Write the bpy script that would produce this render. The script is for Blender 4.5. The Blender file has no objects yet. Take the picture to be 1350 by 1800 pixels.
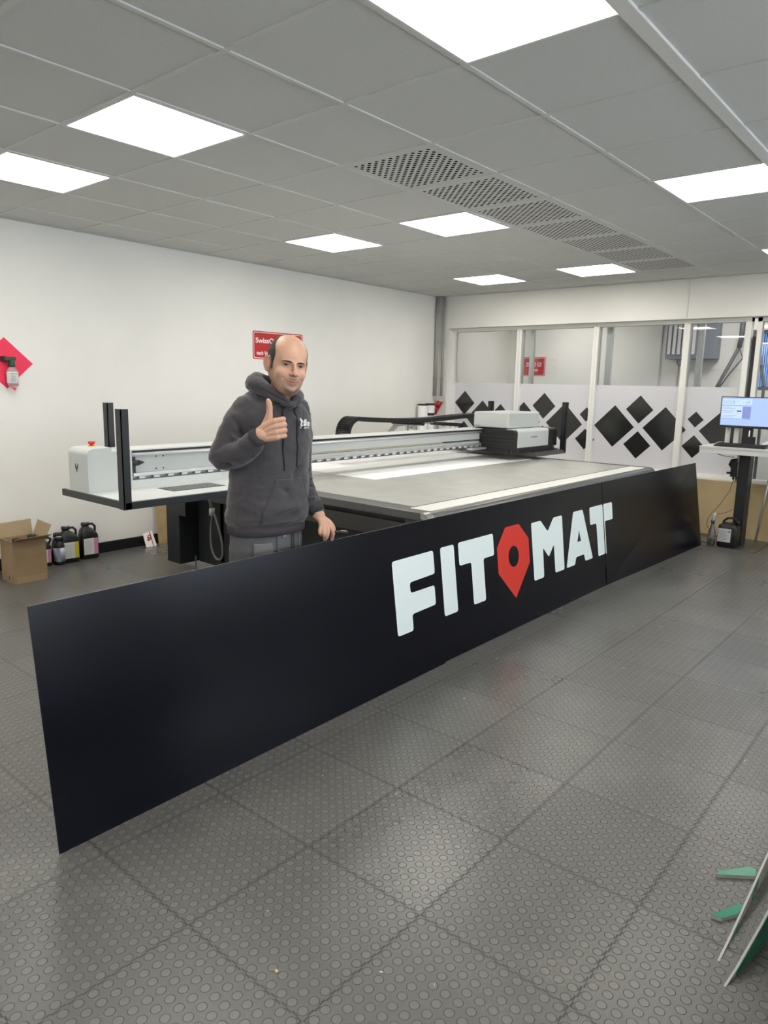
import bpy, bmesh, math, random
import numpy as np
from mathutils import Vector, Matrix, Euler
random.seed(7)
PI = math.pi
SC = bpy.context.scene
COL = SC.collection

# ---------------------------------------------------------------- camera, world, exposure
CAMZ = 1.53
cam = bpy.data.cameras.new('camera'); camo = bpy.data.objects.new('camera', cam); COL.objects.link(camo)
yaw, pitch, roll = -0.6985, -0.1775, 0.0216
fwd = Vector((math.sin(yaw)*math.cos(pitch), math.cos(yaw)*math.cos(pitch), math.sin(pitch)))
rt = fwd.cross(Vector((0, 0, 1))).normalized(); up = rt.cross(fwd)
r2 = rt*math.cos(roll)+up*math.sin(roll); u2 = -rt*math.sin(roll)+up*math.cos(roll)
m = Matrix((r2, u2, -fwd)).transposed().to_4x4(); m.translation = (0, 0, CAMZ)
camo.matrix_world = m
cam.sensor_fit = 'VERTICAL'; cam.sensor_height = 36.0; cam.lens = 36.0*1250/1800
cam.clip_start = 0.05; cam.clip_end = 200
SC.camera = camo
SC.view_settings.view_transform = 'Standard'; SC.view_settings.look = 'None'
SC.view_settings.gamma = 1.0; SC.view_settings.use_curve_mapping = False
SC.view_settings.exposure = 0.14
LAMP = 14.0           # emission of the ceiling light panels
w = bpy.data.worlds.new('world'); SC.world = w; w.use_nodes = True
bg = w.node_tree.nodes['Background']; bg.inputs[0].default_value = (0.90, 0.955, 1.0, 1); bg.inputs[1].default_value = 6.0
try:
    SC.cycles.max_bounces = 10; SC.cycles.transparent_max_bounces = 12
    SC.cycles.use_denoising = True; SC.cycles.caustics_reflective = False; SC.cycles.caustics_refractive = False
    SC.cycles.sample_clamp_indirect = 6.0
except Exception: pass

# ---------------------------------------------------------------- materials
def lin(c):
    c = c/255.0
    return c/12.92 if c <= .04045 else ((c+.055)/1.055)**2.4
def rgb(r, g, b): return (lin(r), lin(g), lin(b), 1)
def setin(n, k, v):
    if k in n.inputs: n.inputs[k].default_value = v
MATS = {}
def mat(name, color, rough=.5, metal=0, spec=.5, noise=0, nscale=30, bump=0, bscale=60, emit=None, estr=0, sheen=0, trans=0, coat=0):
    if name in MATS: return MATS[name]
    m = bpy.data.materials.new(name); m.use_nodes = True; nt = m.node_tree; b = nt.nodes['Principled BSDF']
    b.inputs['Base Color'].default_value = color; b.inputs['Roughness'].default_value = rough; b.inputs['Metallic'].default_value = metal
    setin(b, 'Specular IOR Level', spec); setin(b, 'Sheen Weight', sheen); setin(b, 'Transmission Weight', trans); setin(b, 'Coat Weight', coat)
    if emit: setin(b, 'Emission Color', emit); setin(b, 'Emission Strength', estr)
    tc = nt.nodes.new('ShaderNodeTexCoord')
    if noise:
        n = nt.nodes.new('ShaderNodeTexNoise'); n.inputs['Scale'].default_value = nscale; n.inputs['Detail'].default_value = 6
        nt.links.new(tc.outputs['Object'], n.inputs['Vector'])
        r = nt.nodes.new('ShaderNodeMapRange'); r.inputs[1].default_value = .25; r.inputs[2].default_value = .75
        r.inputs[3].default_value = 1-noise; r.inputs[4].default_value = 1+noise
        nt.links.new(n.outputs['Fac'], r.inputs[0])
        mx = nt.nodes.new('ShaderNodeVectorMath'); mx.operation = 'SCALE'; mx.inputs[0].default_value = color[:3]
        nt.links.new(r.outputs[0], mx.inputs['Scale']); nt.links.new(mx.outputs[0], b.inputs['Base Color'])
    if bump:
        n = nt.nodes.new('ShaderNodeTexNoise'); n.inputs['Scale'].default_value = bscale; n.inputs['Detail'].default_value = 4
        nt.links.new(tc.outputs['Object'], n.inputs['Vector'])
        bp = nt.nodes.new('ShaderNodeBump'); bp.inputs['Strength'].default_value = 1; bp.inputs['Distance'].default_value = bump
        nt.links.new(n.outputs['Fac'], bp.inputs['Height']); nt.links.new(bp.outputs[0], b.inputs['Normal'])
    MATS[name] = m
    return m
def glassmat(name, tint, rough=0.0, fac=1.0):
    m = bpy.data.materials.new(name); m.use_nodes = True; nt = m.node_tree; nt.nodes.remove(nt.nodes['Principled BSDF'])
    out = nt.nodes['Material Output']
    tr = nt.nodes.new('ShaderNodeBsdfTransparent'); tr.inputs[0].default_value = tint
    gl = nt.nodes.new('ShaderNodeBsdfGlossy'); gl.inputs['Roughness'].default_value = rough
    fr = nt.nodes.new('ShaderNodeFresnel'); fr.inputs[0].default_value = 1.5
    mx = nt.nodes.new('ShaderNodeMixShader')
    nt.links.new(fr.outputs[0], mx.inputs[0]); nt.links.new(tr.outputs[0], mx.inputs[1]); nt.links.new(gl.outputs[0], mx.inputs[2])
    nt.links.new(mx.outputs[0], out.inputs[0]); return m
def translucent(name, color, k=.5):
    m = bpy.data.materials.new(name); m.use_nodes = True; nt = m.node_tree; b = nt.nodes['Principled BSDF']; out = nt.nodes['Material Output']
    b.inputs['Base Color'].default_value = color; b.inputs['Roughness'].default_value = .35
    t = nt.nodes.new('ShaderNodeBsdfTranslucent'); t.inputs[0].default_value = color
    mx = nt.nodes.new('ShaderNodeMixShader'); mx.inputs[0].default_value = k
    nt.links.new(b.outputs[0], mx.inputs[1]); nt.links.new(t.outputs[0], mx.inputs[2]); nt.links.new(mx.outputs[0], out.inputs[0])
    return m
class NT:
    """tiny helper for math node graphs"""
    def __init__(s, m): s.nt = m.node_tree
    def math(s, op, a, b=None, c=None):
        n = s.nt.nodes.new('ShaderNodeMath'); n.operation = op
        for i, v in enumerate((a, b, c)):
            if v is None: continue
            if isinstance(v, (int, float)): n.inputs[i].default_value = v
            else: s.nt.links.new(v, n.inputs[i])
        return n.outputs[0]
    def mixc(s, f, a, b):
        n = s.nt.nodes.new('ShaderNodeMix'); n.data_type = 'RGBA'
        for k, v in ((0, f), (6, a), (7, b)):
            if isinstance(v, (int, float, tuple)): n.inputs[k].default_value = v
            else: s.nt.links.new(v, n.inputs[k])
        return n.outputs[2]
    def node(s, t, **kw):
        n = s.nt.nodes.new(t)
        for k, v in kw.items(): setattr(n, k, v)
        return n
    def smooth(s, v, a, b, lo=0., hi=1.):
        n = s.nt.nodes.new('ShaderNodeMapRange'); n.interpolation_type = 'SMOOTHSTEP'
        s.nt.links.new(v, n.inputs[0])
        for i, k in enumerate((a, b, lo, hi)): n.inputs[i+1].default_value = k
        return n.outputs[0]
    def link(s, a, b): s.nt.links.new(a, b)

FT = .4715            # rubber floor tile
FX, FY = -.615, 1.4985
def floor_material():
    m = bpy.data.materials.new('studded_rubber'); m.use_nodes = True; g = NT(m); b = m.node_tree.nodes['Principled BSDF']
    geo = g.node('ShaderNodeNewGeometry'); sep = g.node('ShaderNodeSeparateXYZ'); g.link(geo.outputs['Position'], sep.inputs[0])
    ux = g.math('DIVIDE', g.math('SUBTRACT', sep.outputs[0], FX), FT); uy = g.math('DIVIDE', g.math('SUBTRACT', sep.outputs[1], FY), FT)
    tx = g.math('FLOOR', ux); ty = g.math('FLOOR', uy)
    fx = g.math('SUBTRACT', ux, tx); fy = g.math('SUBTRACT', uy, ty)
    sx = g.math('SUBTRACT', g.math('FRACT', g.math('MULTIPLY', ux, 12)), .5); sy = g.math('SUBTRACT', g.math('FRACT', g.math('MULTIPLY', uy, 12)), .5)
    d = g.math('SQRT', g.math('ADD', g.math('MULTIPLY', sx, sx), g.math('MULTIPLY', sy, sy)))
    stud = g.smooth(d, .31, .355, 1, 0)
    ring = g.math('MULTIPLY', g.smooth(d, .30, .345, 0, 1), g.smooth(d, .345, .40, 1, 0))
    # interlocking seams: a square wave around every tile edge
    def seam(f, along):
        wave = g.math('MULTIPLY', g.math('SUBTRACT', g.math('GREATER_THAN', g.math('FRACT', g.math('MULTIPLY', along, 12)), .5), .5), .010)
        e = g.math('ABSOLUTE', g.math('SUBTRACT', g.math('ABSOLUTE', g.math('SUBTRACT', g.math('ADD', f, wave), .5)), .5))
        return g.smooth(e, .0015, .006, 1, 0)
    sm = g.math('MAXIMUM', seam(fx, fy), seam(fy, fx))
    comb = g.node('ShaderNodeCombineXYZ'); g.link(tx, comb.inputs[0]); g.link(ty, comb.inputs[1])
    wn = g.node('ShaderNodeTexWhiteNoise', noise_dimensions='2D'); g.link(comb.outputs[0], wn.inputs['Vector'])
    wsep = g.node('ShaderNodeSeparateColor'); g.link(wn.outputs['Color'], wsep.inputs[0])
    tint = g.math('ADD', .95, g.math('MULTIPLY', wsep.outputs[0], .12))
    nz = g.node('ShaderNodeTexNoise'); nz.inputs['Scale'].default_value = 2.3; nz.inputs['Detail'].default_value = 9; nz.inputs['Roughness'].default_value = .68; g.link(geo.outputs['Position'], nz.inputs['Vector'])
    nf = g.node('ShaderNodeTexNoise'); nf.inputs['Scale'].default_value = 90; nf.inputs['Detail'].default_value = 5; g.link(geo.outputs['Position'], nf.inputs['Vector'])
    dust = g.math('MULTIPLY', g.smooth(nz.outputs['Fac'], .47, .74), g.smooth(nf.outputs['Fac'], .38, .66))
    base = g.mixc(dust, (.110, .109, .102, 1), (.21, .198, .187, 1))
    base = g.mixc(g.math('MULTIPLY', ring, .42), base, (.050, .050, .048, 1))  # shaded stud edges painted in as a dark ring
    base = g.mixc(g.math('MULTIPLY', stud, .22), base, (.24, .238, .228, 1))  # stud tops painted lighter, as if catching the light
    base = g.mixc(g.math('MULTIPLY', sm, .60), base, (.012, .012, .012, 1))
    sc = g.node('ShaderNodeVectorMath', operation='SCALE'); g.link(base, sc.inputs[0]); g.link(tint, sc.inputs['Scale'])
    g.link(sc.outputs[0], b.inputs['Base Color'])
    ro = g.math('ADD', g.math("ADD", .21, g.math('MULTIPLY', wsep.outputs[1], .11)), g.math('MULTIPLY', nz.outputs['Fac'], .12))
    g.link(ro, b.inputs['Roughness']); setin(b, 'Specular IOR Level', .6)
    tilt = g.math('ADD', g.math('MULTIPLY', g.math('SUBTRACT', wsep.outputs[2], .5), g.math('MULTIPLY', fx, 1.8)), g.math('MULTIPLY', g.math('SUBTRACT', wsep.outputs[0], .5), g.math('MULTIPLY', fy, 1.8)))
    h = g.math('ADD', g.math('SUBTRACT', stud, g.math('MULTIPLY', sm, .7)), g.math('ADD', tilt, g.math('MULTIPLY', nf.outputs['Fac'], .18)))
    bp = g.node('ShaderNodeBump'); bp.inputs['Strength'].default_value = 1; bp.inputs['Distance'].default_value = .0028
    g.link(h, bp.inputs['Height']); g.link(bp.outputs[0], b.inputs['Normal'])
    return m
def ceiling_material():
    m = bpy.data.materials.new('mineral_fibre'); m.use_nodes = True; g = NT(m); b = m.node_tree.nodes['Principled BSDF']
    geo = g.node('ShaderNodeNewGeometry')
    n1 = g.node('ShaderNodeTexNoise'); n1.inputs['Scale'].default_value = 95; n1.inputs['Detail'].default_value = 2; g.link(geo.outputs['Position'], n1.inputs['Vector'])
    n2 = g.node('ShaderNodeTexVoronoi'); n2.inputs['Scale'].default_value = 120; g.link(geo.outputs['Position'], n2.inputs['Vector'])
    pit = g.math('MULTIPLY', g.smooth(n2.outputs['Distance'], .0, .34, 1, 0), g.smooth(n1.outputs['Fac'], .52, .60))
    g.link(g.mixc(g.math('MULTIPLY', pit, .5), (.67, .675, .655, 1), (.38, .38, .37, 1)), b.inputs['Base Color'])
    b.inputs['Roughness'].default_value = .95; setin(b, 'Specular IOR Level', .1)
    bp = g.node('ShaderNodeBump'); bp.inputs['Distance'].default_value = .0015; g.link(g.math('SUBTRACT', n1.outputs['Fac'], pit), bp.inputs['Height']); g.link(bp.outputs[0], b.inputs['Normal'])
    return m
def perforated_material():
    m = bpy.data.materials.new('perforated_metal'); m.use_nodes = True; g = NT(m); b = m.node_tree.nodes['Principled BSDF']
    tc = g.node('ShaderNodeTexCoord'); sep = g.node('ShaderNodeSeparateXYZ'); g.link(tc.outputs['Object'], sep.inputs[0])
    P = .0495
    def holes(off):
        a = g.math('SUBTRACT', g.math('FRACT', g.math('ADD', g.math('DIVIDE', sep.outputs[0], P), off)), .5)
        c = g.math('SUBTRACT', g.math('FRACT', g.math('ADD', g.math('DIVIDE', sep.outputs[1], P), off)), .5)
        return g.smooth(g.math('SQRT', g.math('ADD', g.math('MULTIPLY', a, a), g.math('MULTIPLY', c, c))), .20, .23, 1, 0)
    h = g.math('MAXIMUM', holes(.5), holes(1.0))
    lim = g.math('MAXIMUM', g.math('ABSOLUTE', sep.outputs[0]), g.math('ABSOLUTE', sep.outputs[1]))
    h = g.math('MULTIPLY', h, g.math('LESS_THAN', lim, .264))
    g.link(g.mixc(h, (.66, .665, .645, 1), (.004, .004, .004, 1)), b.inputs['Base Color']); b.inputs['Roughness'].default_value = .6
    g.link(g.math('MULTIPLY', g.math('SUBTRACT', 1, h), .3), b.inputs['Specular IOR Level'])
    return m

WALL = mat('wall_paint', (.86, .842, .795, 1), .75, spec=.25, noise=.03, nscale=1.6, bump=.0006, bscale=140)
WHITEP = mat('white_paint', (.74, .735, .70, 1), .5)
ALU = mat('powder_white', (.74, .74, .71, 1), .4)
NAVY = mat('navy_print', (.0010, .0016, .0052, 1), .24, spec=.27)
LETTERW = mat('white_print', (.72, .80, .79, 1), .45)
LETTERR = mat('red_print', (.62, .030, .018, 1), .45)
EDGE = mat('board_edge', (.35, .36, .38, 1), .5)
FRAMEM = mat('frame_white', (.88, .87, .82, 1), .4)
GRID = mat('grid_white', (.64, .645, .625, 1), .5)
BLACK = mat('black_plastic', (.010, .010, .011, 1), .38)
BLACKM = mat('black_metal', (.016, .018, .020, 1), .42, metal=.0)
DARKG = mat('dark_grey_metal', (.045, .045, .043, 1), .38, metal=.3)
RIM = mat('grey_anodised', (.13, .13, .13, 1), .34, metal=.6)
SILV = mat('silver_cover', (.54, .565, .55, 1), .36)
SILV2 = mat('pale_cover', (.60, .62, .605, 1), .38)
BEDM = mat('brushed_table', (.53, .525, .49, 1), .34, metal=.45, noise=.10, nscale=5)
STRIP = mat('pale_strip', (.78, .78, .72, 1), .4)
PAPER = mat('white_sheet', (.86, .86, .85, 1), .5)
CHROME = mat('bright_metal', (.7, .7, .7, 1), .2, metal=1)
ALUM = mat('aluminium', (.62, .62, .61, 1), .35, metal=.7)
REDS = mat('sign_red', rgb(188, 40, 40), .4)
WHITES = mat('sign_white', (.85, .85, .85, 1), .45)
PINK = mat('pink_card', (.92, .035, .10, 1), .6)
CARD = mat('cardboard', (.33, .225, .125, 1), .85, noise=.07, nscale=12)
CARDIN = mat('cardboard_inside', (.37, .28, .17, 1), .85, noise=.05, nscale=12)
MDF = mat('fibreboard', (.60, .45, .25, 1), .75, noise=.07, nscale=3)
PLY = mat('plywood', (.52, .37, .19, 1), .7, noise=.16, nscale=9)
LABEL = mat('paper_label', (.68, .68, .67, 1), .5)
LBLUE = mat('label_lilac', (.33, .32, .50, 1), .5)
LYEL = mat('label_yellow', (.62, .50, .015, 1), .5)
LPINK = mat('label_pink', (.60, .24, .40, 1), .5)
INK = mat('grey_ink', (.22, .22, .24, 1), .6)
FLOOR = floor_material(); CEIL = ceiling_material(); PERF = perforated_material()
GLASS = glassmat('clear_glass', (.93, .95, .97, 1))
FILM = translucent('frosted_film', (.90, .895, .93, 1), .30)
DIAM = mat('dark_film', (.022, .023, .022, 1), .12, spec=.6)
BLUEP = translucent('ribbed_blind', (.52, .72, 1.0, 1), .85)
DIFF = bpy.data.materials.new('lamp_diffuser'); DIFF.use_nodes = True
setin(DIFF.node_tree.nodes['Principled BSDF'], 'Emission Color', (1.0, .965, .895, 1)); setin(DIFF.node_tree.nodes['Principled BSDF'], 'Emission Strength', LAMP)

# ---------------------------------------------------------------- mesh helpers
class MB:
    def __init__(s): s.v = []; s.f = []; s.sm = []; s.mi = []; s.cur = 0
    def add(s, vs, fs, smooth=False):
        o = len(s.v); s.v += [tuple(map(float, v)) for v in vs]
        for f in fs: s.f.append([o+i for i in f]); s.sm.append(smooth); s.mi.append(s.cur)
        return s
    def box(s, x0, x1, y0, y1, z0, z1):
        v = [(x, y, z) for z in (z0, z1) for y in (y0, y1) for x in (x0, x1)]
        return s.add(v, [(0, 2, 3, 1), (4, 5, 7, 6), (0, 1, 5, 4), (2, 6, 7, 3), (0, 4, 6, 2), (1, 3, 7, 5)])
    def prism(s, pts, dirv, smooth=False):
        """closed polygon (3-D points) extruded by dirv"""
        n = len(pts); d = Vector(dirv); a = [Vector(p) for p in pts]
        nrm = Vector((0, 0, 0))
        for i in range(n): nrm += a[i].cross(a[(i+1) % n])
        if nrm.dot(d) > 0: a.reverse()
        v = a+[p+d for p in a]
        return s.add(v, [list(range(n)), list(range(2*n-1, n-1, -1))]+[(i, (i+1) % n+n*0, (i+1) % n+n, i+n)[::-1] for i in range(n)], smooth)
    def poly(s, pts): return s.add(pts, [list(range(len(pts)))])
    def loft(s, rings, caps=True, smooth=True, closed=True):
        n = len(rings[0]); v = [p for r in rings for p in r]; f = []
        for i in range(len(rings)-1):
            for j in range(n if closed else n-1):
                k = (j+1) % n; f.append((i*n+j, i*n+k, (i+1)*n+k, (i+1)*n+j))
        s.add(v, f, smooth)
        if caps:
            o = len(s.v)-len(v)
            s.f.append([o+j for j in range(n-1, -1, -1)]); s.sm.append(False); s.mi.append(s.cur)
            s.f.append([o+(len(rings)-1)*n+j for j in range(n)]); s.sm.append(False); s.mi.append(s.cur)
        return s
    def tube(s, path, r, n=10, caps=True, smooth=True):
        P = [Vector(p) for p in path]; R = r if isinstance(r, (list, tuple)) else [r]*len(P)
        t0 = (P[1]-P[0]).normalized(); a = Vector((0, 0, 1)) if abs(t0.z) < .9 else Vector((1, 0, 0))
        u = t0.cross(a).normalized(); rings = []
        for i, p in enumerate(P):
            t = (P[min(i+1, len(P)-1)]-P[max(i-1, 0)]).normalized()
            u = (u-t*u.dot(t)).normalized(); w_ = t.cross(u)
            rings.append([p+(u*math.cos(2*PI*k/n)+w_*math.sin(2*PI*k/n))*R[i] for k in range(n)])
        return s.loft(rings, caps, smooth)
    def cyl(s, p0, p1, r, n=20, r1=None): return s.tube([p0, p1], [r, r if r1 is None else r1], n)
    def lathe(s, prof, c, n=24):
        """prof: (radius, z) list around a vertical axis at c"""
        return s.loft([[(c[0]+r*math.cos(2*PI*k/n), c[1]+r*math.sin(2*PI*k/n), c[2]+z) for k in range(n)] for r, z in prof])
    def sphere(s, c, r, n=16, m_=10):
        rr = r if isinstance(r, (list, tuple)) else (r, r, r)
        return s.loft([[(c[0]+rr[0]*math.sin(PI*i/m_)*math.cos(2*PI*k/n), c[1]+rr[1]*math.sin(PI*i/m_)*math.sin(2*PI*k/n), c[2]-rr[2]*math.cos(PI*i/m_)) for k in range(n)] for i in range(m_+1)], caps=False)
def props(o, label=None, cat=None, group=None, kind=None):
    if label: o['label'] = label
    if cat: o['category'] = cat
    if group: o['group'] = group
    if kind: o['kind'] = kind
    return o
def empty(name, loc, label=None, cat=None, group=None, kind=None):
    o = bpy.data.objects.new(name, None); o.empty_display_size = .1; COL.objects.link(o); o.location = loc
    o['_w'] = list(map(float, loc))
    return props(o, label, cat, group, kind)
def obj(name, mb, mats, parent=None, origin=None, bevel=0, seg=2, label=None, cat=None, group=None, kind=None, sub=0):
    org = Vector(parent['_w']) if parent is not None else Vector(origin or (0, 0, 0))
    if isinstance(mb, MB):
        me = bpy.data.meshes.new(name); me.from_pydata([Vector(v)-org for v in mb.v], [], mb.f)
        for p, sm_, mi in zip(me.polygons, mb.sm, mb.mi): p.use_smooth = sm_; p.material_index = mi
        me.validate()
    else:
        me = mb; me.transform(Matrix.Translation(-org))
    for mm in (mats if isinstance(mats, (list, tuple)) else [mats]): me.materials.append(mm)
    o = bpy.data.objects.new(name, me); COL.objects.link(o)
    if parent is not None: o.parent = parent
    else: o.location = org
    o['_w'] = list(org)
    if bevel:
        b = o.modifiers.new('bevel', 'BEVEL'); b.width = bevel; b.segments = seg; b.limit_method = 'ANGLE'; b.angle_limit = .6; b.harden_normals = False
    if sub:
        b = o.modifiers.new('sub', 'SUBSURF'); b.levels = b.render_levels = sub
    return props(o, label, cat, group, kind)
def B(x0, x1, y0, y1, z0, z1): return MB().box(x0, x1, y0, y1, z0, z1)
def dup(root, loc, label=None):
    """copy of a thing with its parts and their sub-parts"""
    r = root.copy(); COL.objects.link(r); r.location = loc; r['_w'] = list(map(float, loc))
    if label: r['label'] = label
    for ch in list(root.children):
        c = ch.copy(); COL.objects.link(c); c.parent = r
        for gch in list(ch.children):
            d = gch.copy(); COL.objects.link(d); d.parent = c
    return r
def round_poly(pts, r, n=4):
    """round the corners of a 2-D polygon"""
    out = []; N = len(pts)
    for i in range(N):
        p, a, b = Vector(pts[i]), Vector(pts[i-1]), Vector(pts[(i+1) % N])
        da, db = (a-p), (b-p); k = min(r, da.length*.45, db.length*.45)
        s, e = p+da.normalized()*k, p+db.normalized()*k
        for j in range(n+1):
            t = j/n; out.append(tuple(s*(1-t)**2+p*2*t*(1-t)+e*t*t))
    return out
def tri_fill(me_pts_outer, holes, T, depth):
    """flat shape with holes, thickened; T maps (u,v,w) to a world point"""
    bm = bmesh.new(); edges = []
    for loop in [me_pts_outer]+holes:
        vs = [bm.verts.new((p[0], p[1], 0)) for p in loop]
        for i in range(len(vs)): edges.append(bm.edges.new((vs[i], vs[(i+1) % len(vs)])))
    bmesh.ops.triangle_fill(bm, use_beauty=True, use_dissolve=False, edges=edges)
    bmesh.ops.recalc_face_normals(bm, faces=bm.faces)
    r = bmesh.ops.extrude_face_region(bm, geom=bm.faces[:]); vv = [g for g in r['geom'] if isinstance(g, bmesh.types.BMVert)]
    for v in vv: v.co.z += depth
    bmesh.ops.recalc_face_normals(bm, faces=bm.faces)
    for v in bm.verts: v.co = T(*v.co)
    me = bpy.data.meshes.new('shape'); bm.to_mesh(me); bm.free(); return me
def text_mesh(s, size, T, depth=.0012, xs=1.0, bold=0.0, align='LEFT', fit=None):
    """lettering as a thin mesh; T maps (right, up, out) to the world"""
    cu = bpy.data.curves.new('t', 'FONT'); cu.body = s; cu.size = size; cu.align_x = align; cu.extrude = depth/2; cu.offset = bold; cu.resolution_u = 3
    o = bpy.data.objects.new('t', cu); COL.objects.link(o)
    dg = bpy.context.evaluated_depsgraph_get(); dg.update()
    me = bpy.data.meshes.new_from_object(o.evaluated_get(dg)); bpy.data.objects.remove(o); bpy.data.curves.remove(cu)
    if fit:
        xx = [v.co.x for v in me.vertices]; xs = fit/(max(xx)-min(xx))
    for v in me.vertices: v.co = T(v.co.x*xs, v.co.y, v.co.z+depth/2)
    me.materials.clear()
    return me
def join_me(ms):
    bm = bmesh.new()
    for m_ in ms: bm.from_mesh(m_)
    me = bpy.data.meshes.new('j'); bm.to_mesh(me); bm.free(); return me

# ---------------------------------------------------------------- room shell
H = 2.7045; XL, XR, YB, YF = -5.9, 2.7, 8.12, -3.2
FARY = 10.0
OX, OY, CT = -2.285, 2.395, .625
obj('floor', MB().box(XL-.3, XR+.3, YF-.3, FARY+.3, -.1, 0), FLOOR, kind='structure')
obj('wall_left', B(XL-.2, XL, YF-.2, FARY+.2, 0, H+.1), WALL, kind='structure')
obj('wall_front', B(XL, XR+.2, YF-.2, YF, 0, H+.1), WALL, kind='structure')
# right wall with a ribbon window
rw = MB()
rw.box(XR, XR+.2, YF, FARY, 0, .55); rw.box(XR, XR+.2, YF, FARY, 2.45, H+.1)
for a, b in ((YF, -1.9), (.6, 1.1), (3.6, 4.1), (6.6, FARY)): rw.box(XR, XR+.2, a, b, .55, 2.45)
obj('wall_right', rw, WALL, kind='structure')
for k, (a, b) in enumerate(((-1.9, .6), (1.1, 3.6), (4.1, 6.6))):
    wn = empty('window_%d' % (6+k), (XR+.1, (a+b)/2, .95), kind='structure')
    f = MB()
    for y in (a, (a+b)/2-.03, b-.06): f.box(XR+.06, XR+.12, y, y+.06, .55, 2.45)
    f.box(XR+.06, XR+.12, a, b, .55, .61); f.box(XR+.06, XR+.12, a, b, 2.39, 2.45)
    obj('window_frame', f, WHITEP, wn); obj('glass_pane', B(XR+.085, XR+.09, a+.06, b-.06, .61, 2.39), GLASS, wn)
# back wall: pier, header and parapet around the glazing
wb = MB(); wb.box(XL, -5.745, YB, YB+.26, 0, H+.1); wb.box(-5.745, XR, YB, YB+.26, 2.293, H+.1); wb.box(-5.745, -2.0, YB+.03, YB+.26, 0, .60)
wb.box(-.95, XR, YB+.03, YB+.26, 0, .60)
obj('wall_back', wb, WALL, kind='structure')
obj('trim_1', B(-5.745, -1.0, YB-.002, YB+.028, 0, .588), MDF, kind='structure', bevel=.003)
# far room
fw = MB(); fw.box(XL, -2.42, FARY, FARY+.2, 0, H+.1); fw.box(-2.42, XR, FARY, FARY+.2, 0, 1.56); fw.box(-2.42, XR, FARY, FARY+.2, 2.30, H+.1)
obj('wall_far', fw, WALL, kind='structure')
wn = empty('window_9', (.1, FARY+.1, 1.56), kind='structure')
f = MB()
for x in (-2.42, -1.2, 0, 1.2, XR-.06): f.box(x, x+.06, FARY+.04, FARY+.1, 1.56, 2.30)
f.box(-2.42, XR, FARY+.04, FARY+.1, 1.56, 1.60); f.box(-2.42, XR, FARY+.04, FARY+.1, 2.26, 2.30)
obj('window_frame', f, RIM, wn)
rb = MB(); x = -2.40
while x < XR-.1: rb.box(x, x+.021, FARY+.115, FARY+.121, 1.57, 2.29); x += .024
rb.box(-2.40, XR-.05, FARY+.121, FARY+.124, 1.57, 2.29)
obj('window_blind', rb, BLUEP, wn)
obj('baseboard_left', B(XL, XL+.022, YF, YB, 0, .092), BLACK, kind='structure', bevel=.002)

# ceiling: recessed tiles inside a T-bar grid, with cells left out for lamps and perforated panels
lamps = [(i, j) for j in (-9, -5, -1, 3, 7) for i in (-4, -2, 1)] + [(4, j) for j in (-9, -5, -1, 3, 7)]
vents = [(-1, j) for j in range(1, 8)]
tl = MB(); gb = MB()
i0, i1, j0, j1 = -6, 8, -9, 12
for i in range(i0, i1):
    for j in range(j0, j1):
        if (i, j) in lamps or (i, j) in vents: continue
        xa, ya = OX+i*CT, OY+j*CT; xb, yb = xa+CT, ya+CT
        xa, xb = max(xa, XL), min(xb, XR); ya, yb = max(ya, YF), min(yb, FARY)
        if xb-xa < .02 or yb-ya < .02: continue
        if ya < YB < yb: yb = YB
        tl.box(xa+.004, xb-.004, ya+.004, yb-.004, H+.006, H+.02)
for i in range(i0, i1+1):
    x = OX+i*CT
    if XL < x < XR and i != 2: gb.box(x-.011, x+.011, YF, YB, H, H+.006)
for j in range(j0, j1+1):
    y = OY+j*CT
    if YF < y < YB: gb.box(XL, XR, y-.011, y+.011, H+.0005, H+.0065)
gb.box(XL, XR, YB-.02, YB, H, H+.004); gb.box(XL, XL+.02, YF, YB, H, H+.004)
ceil = obj('ceiling', tl, CEIL, kind='structure', bevel=.003)
obj('ceiling_grid', gb, GRID, ceil)
sl = MB(); sl.box(XL-.2, XR+.2, YF-.2, FARY+.2, H+.1, H+.2)
obj('ceiling_slab', sl, WALL, ceil)
obj('trim_2', B(OX+2*CT-.03, OX+2*CT+.027, YF, YB, H-.006, H+.006), ALU, kind='structure', bevel=.002)
obj('ceiling_back', B(XL, XR, YB+.26, FARY, H, H+.03), WALL, kind='structure')

vlab = ['nearest and largest looking', 'second nearest', 'third nearest', 'fourth, middle', 'third from the window wall', 'second from the window wall', 'closest to the window wall']
vent0 = None
for k, (i, j) in enumerate(vents):
    c = (OX+(i+.5)*CT, OY+(j+.5)*CT, H)
    lab = 'grey perforated ceiling panel with round holes, %s of the row of seven' % vlab[k]
    if vent0 is None:
        vent0 = obj('perforated_ceiling_panel', B(c[0]-.300, c[0]+.300, c[1]-.300, c[1]+.300, H+.002, H+.012), PERF, origin=c, label=lab, cat='ceiling panel', group='perforated ceiling panels in a row', bevel=.002)
    else:
        o = vent0.copy(); COL.objects.link(o); o.location = c; o['label'] = lab
llab = {(1, -1): 'largest ceiling light, cut by the top edge of the photo', (-2, -1): 'square ceiling light at upper left, beside the one cut by the left edge',
        (-4, -1): 'ceiling light cut by the left edge of the photo', (-4, 3): 'ceiling light over the person, near the left wall, middle row',
        (-2, 3): 'ceiling light touching the row of perforated panels, middle row', (1, 3): 'ceiling light at the right edge of the photo, middle row',
        (-4, 7): 'farthest left ceiling light, near the room corner', (-2, 7): 'far ceiling light near the window wall beside the last perforated panels',
        (1, 7): 'far ceiling light barely seen at the right edge of the photo'}
lamp0 = None
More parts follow.
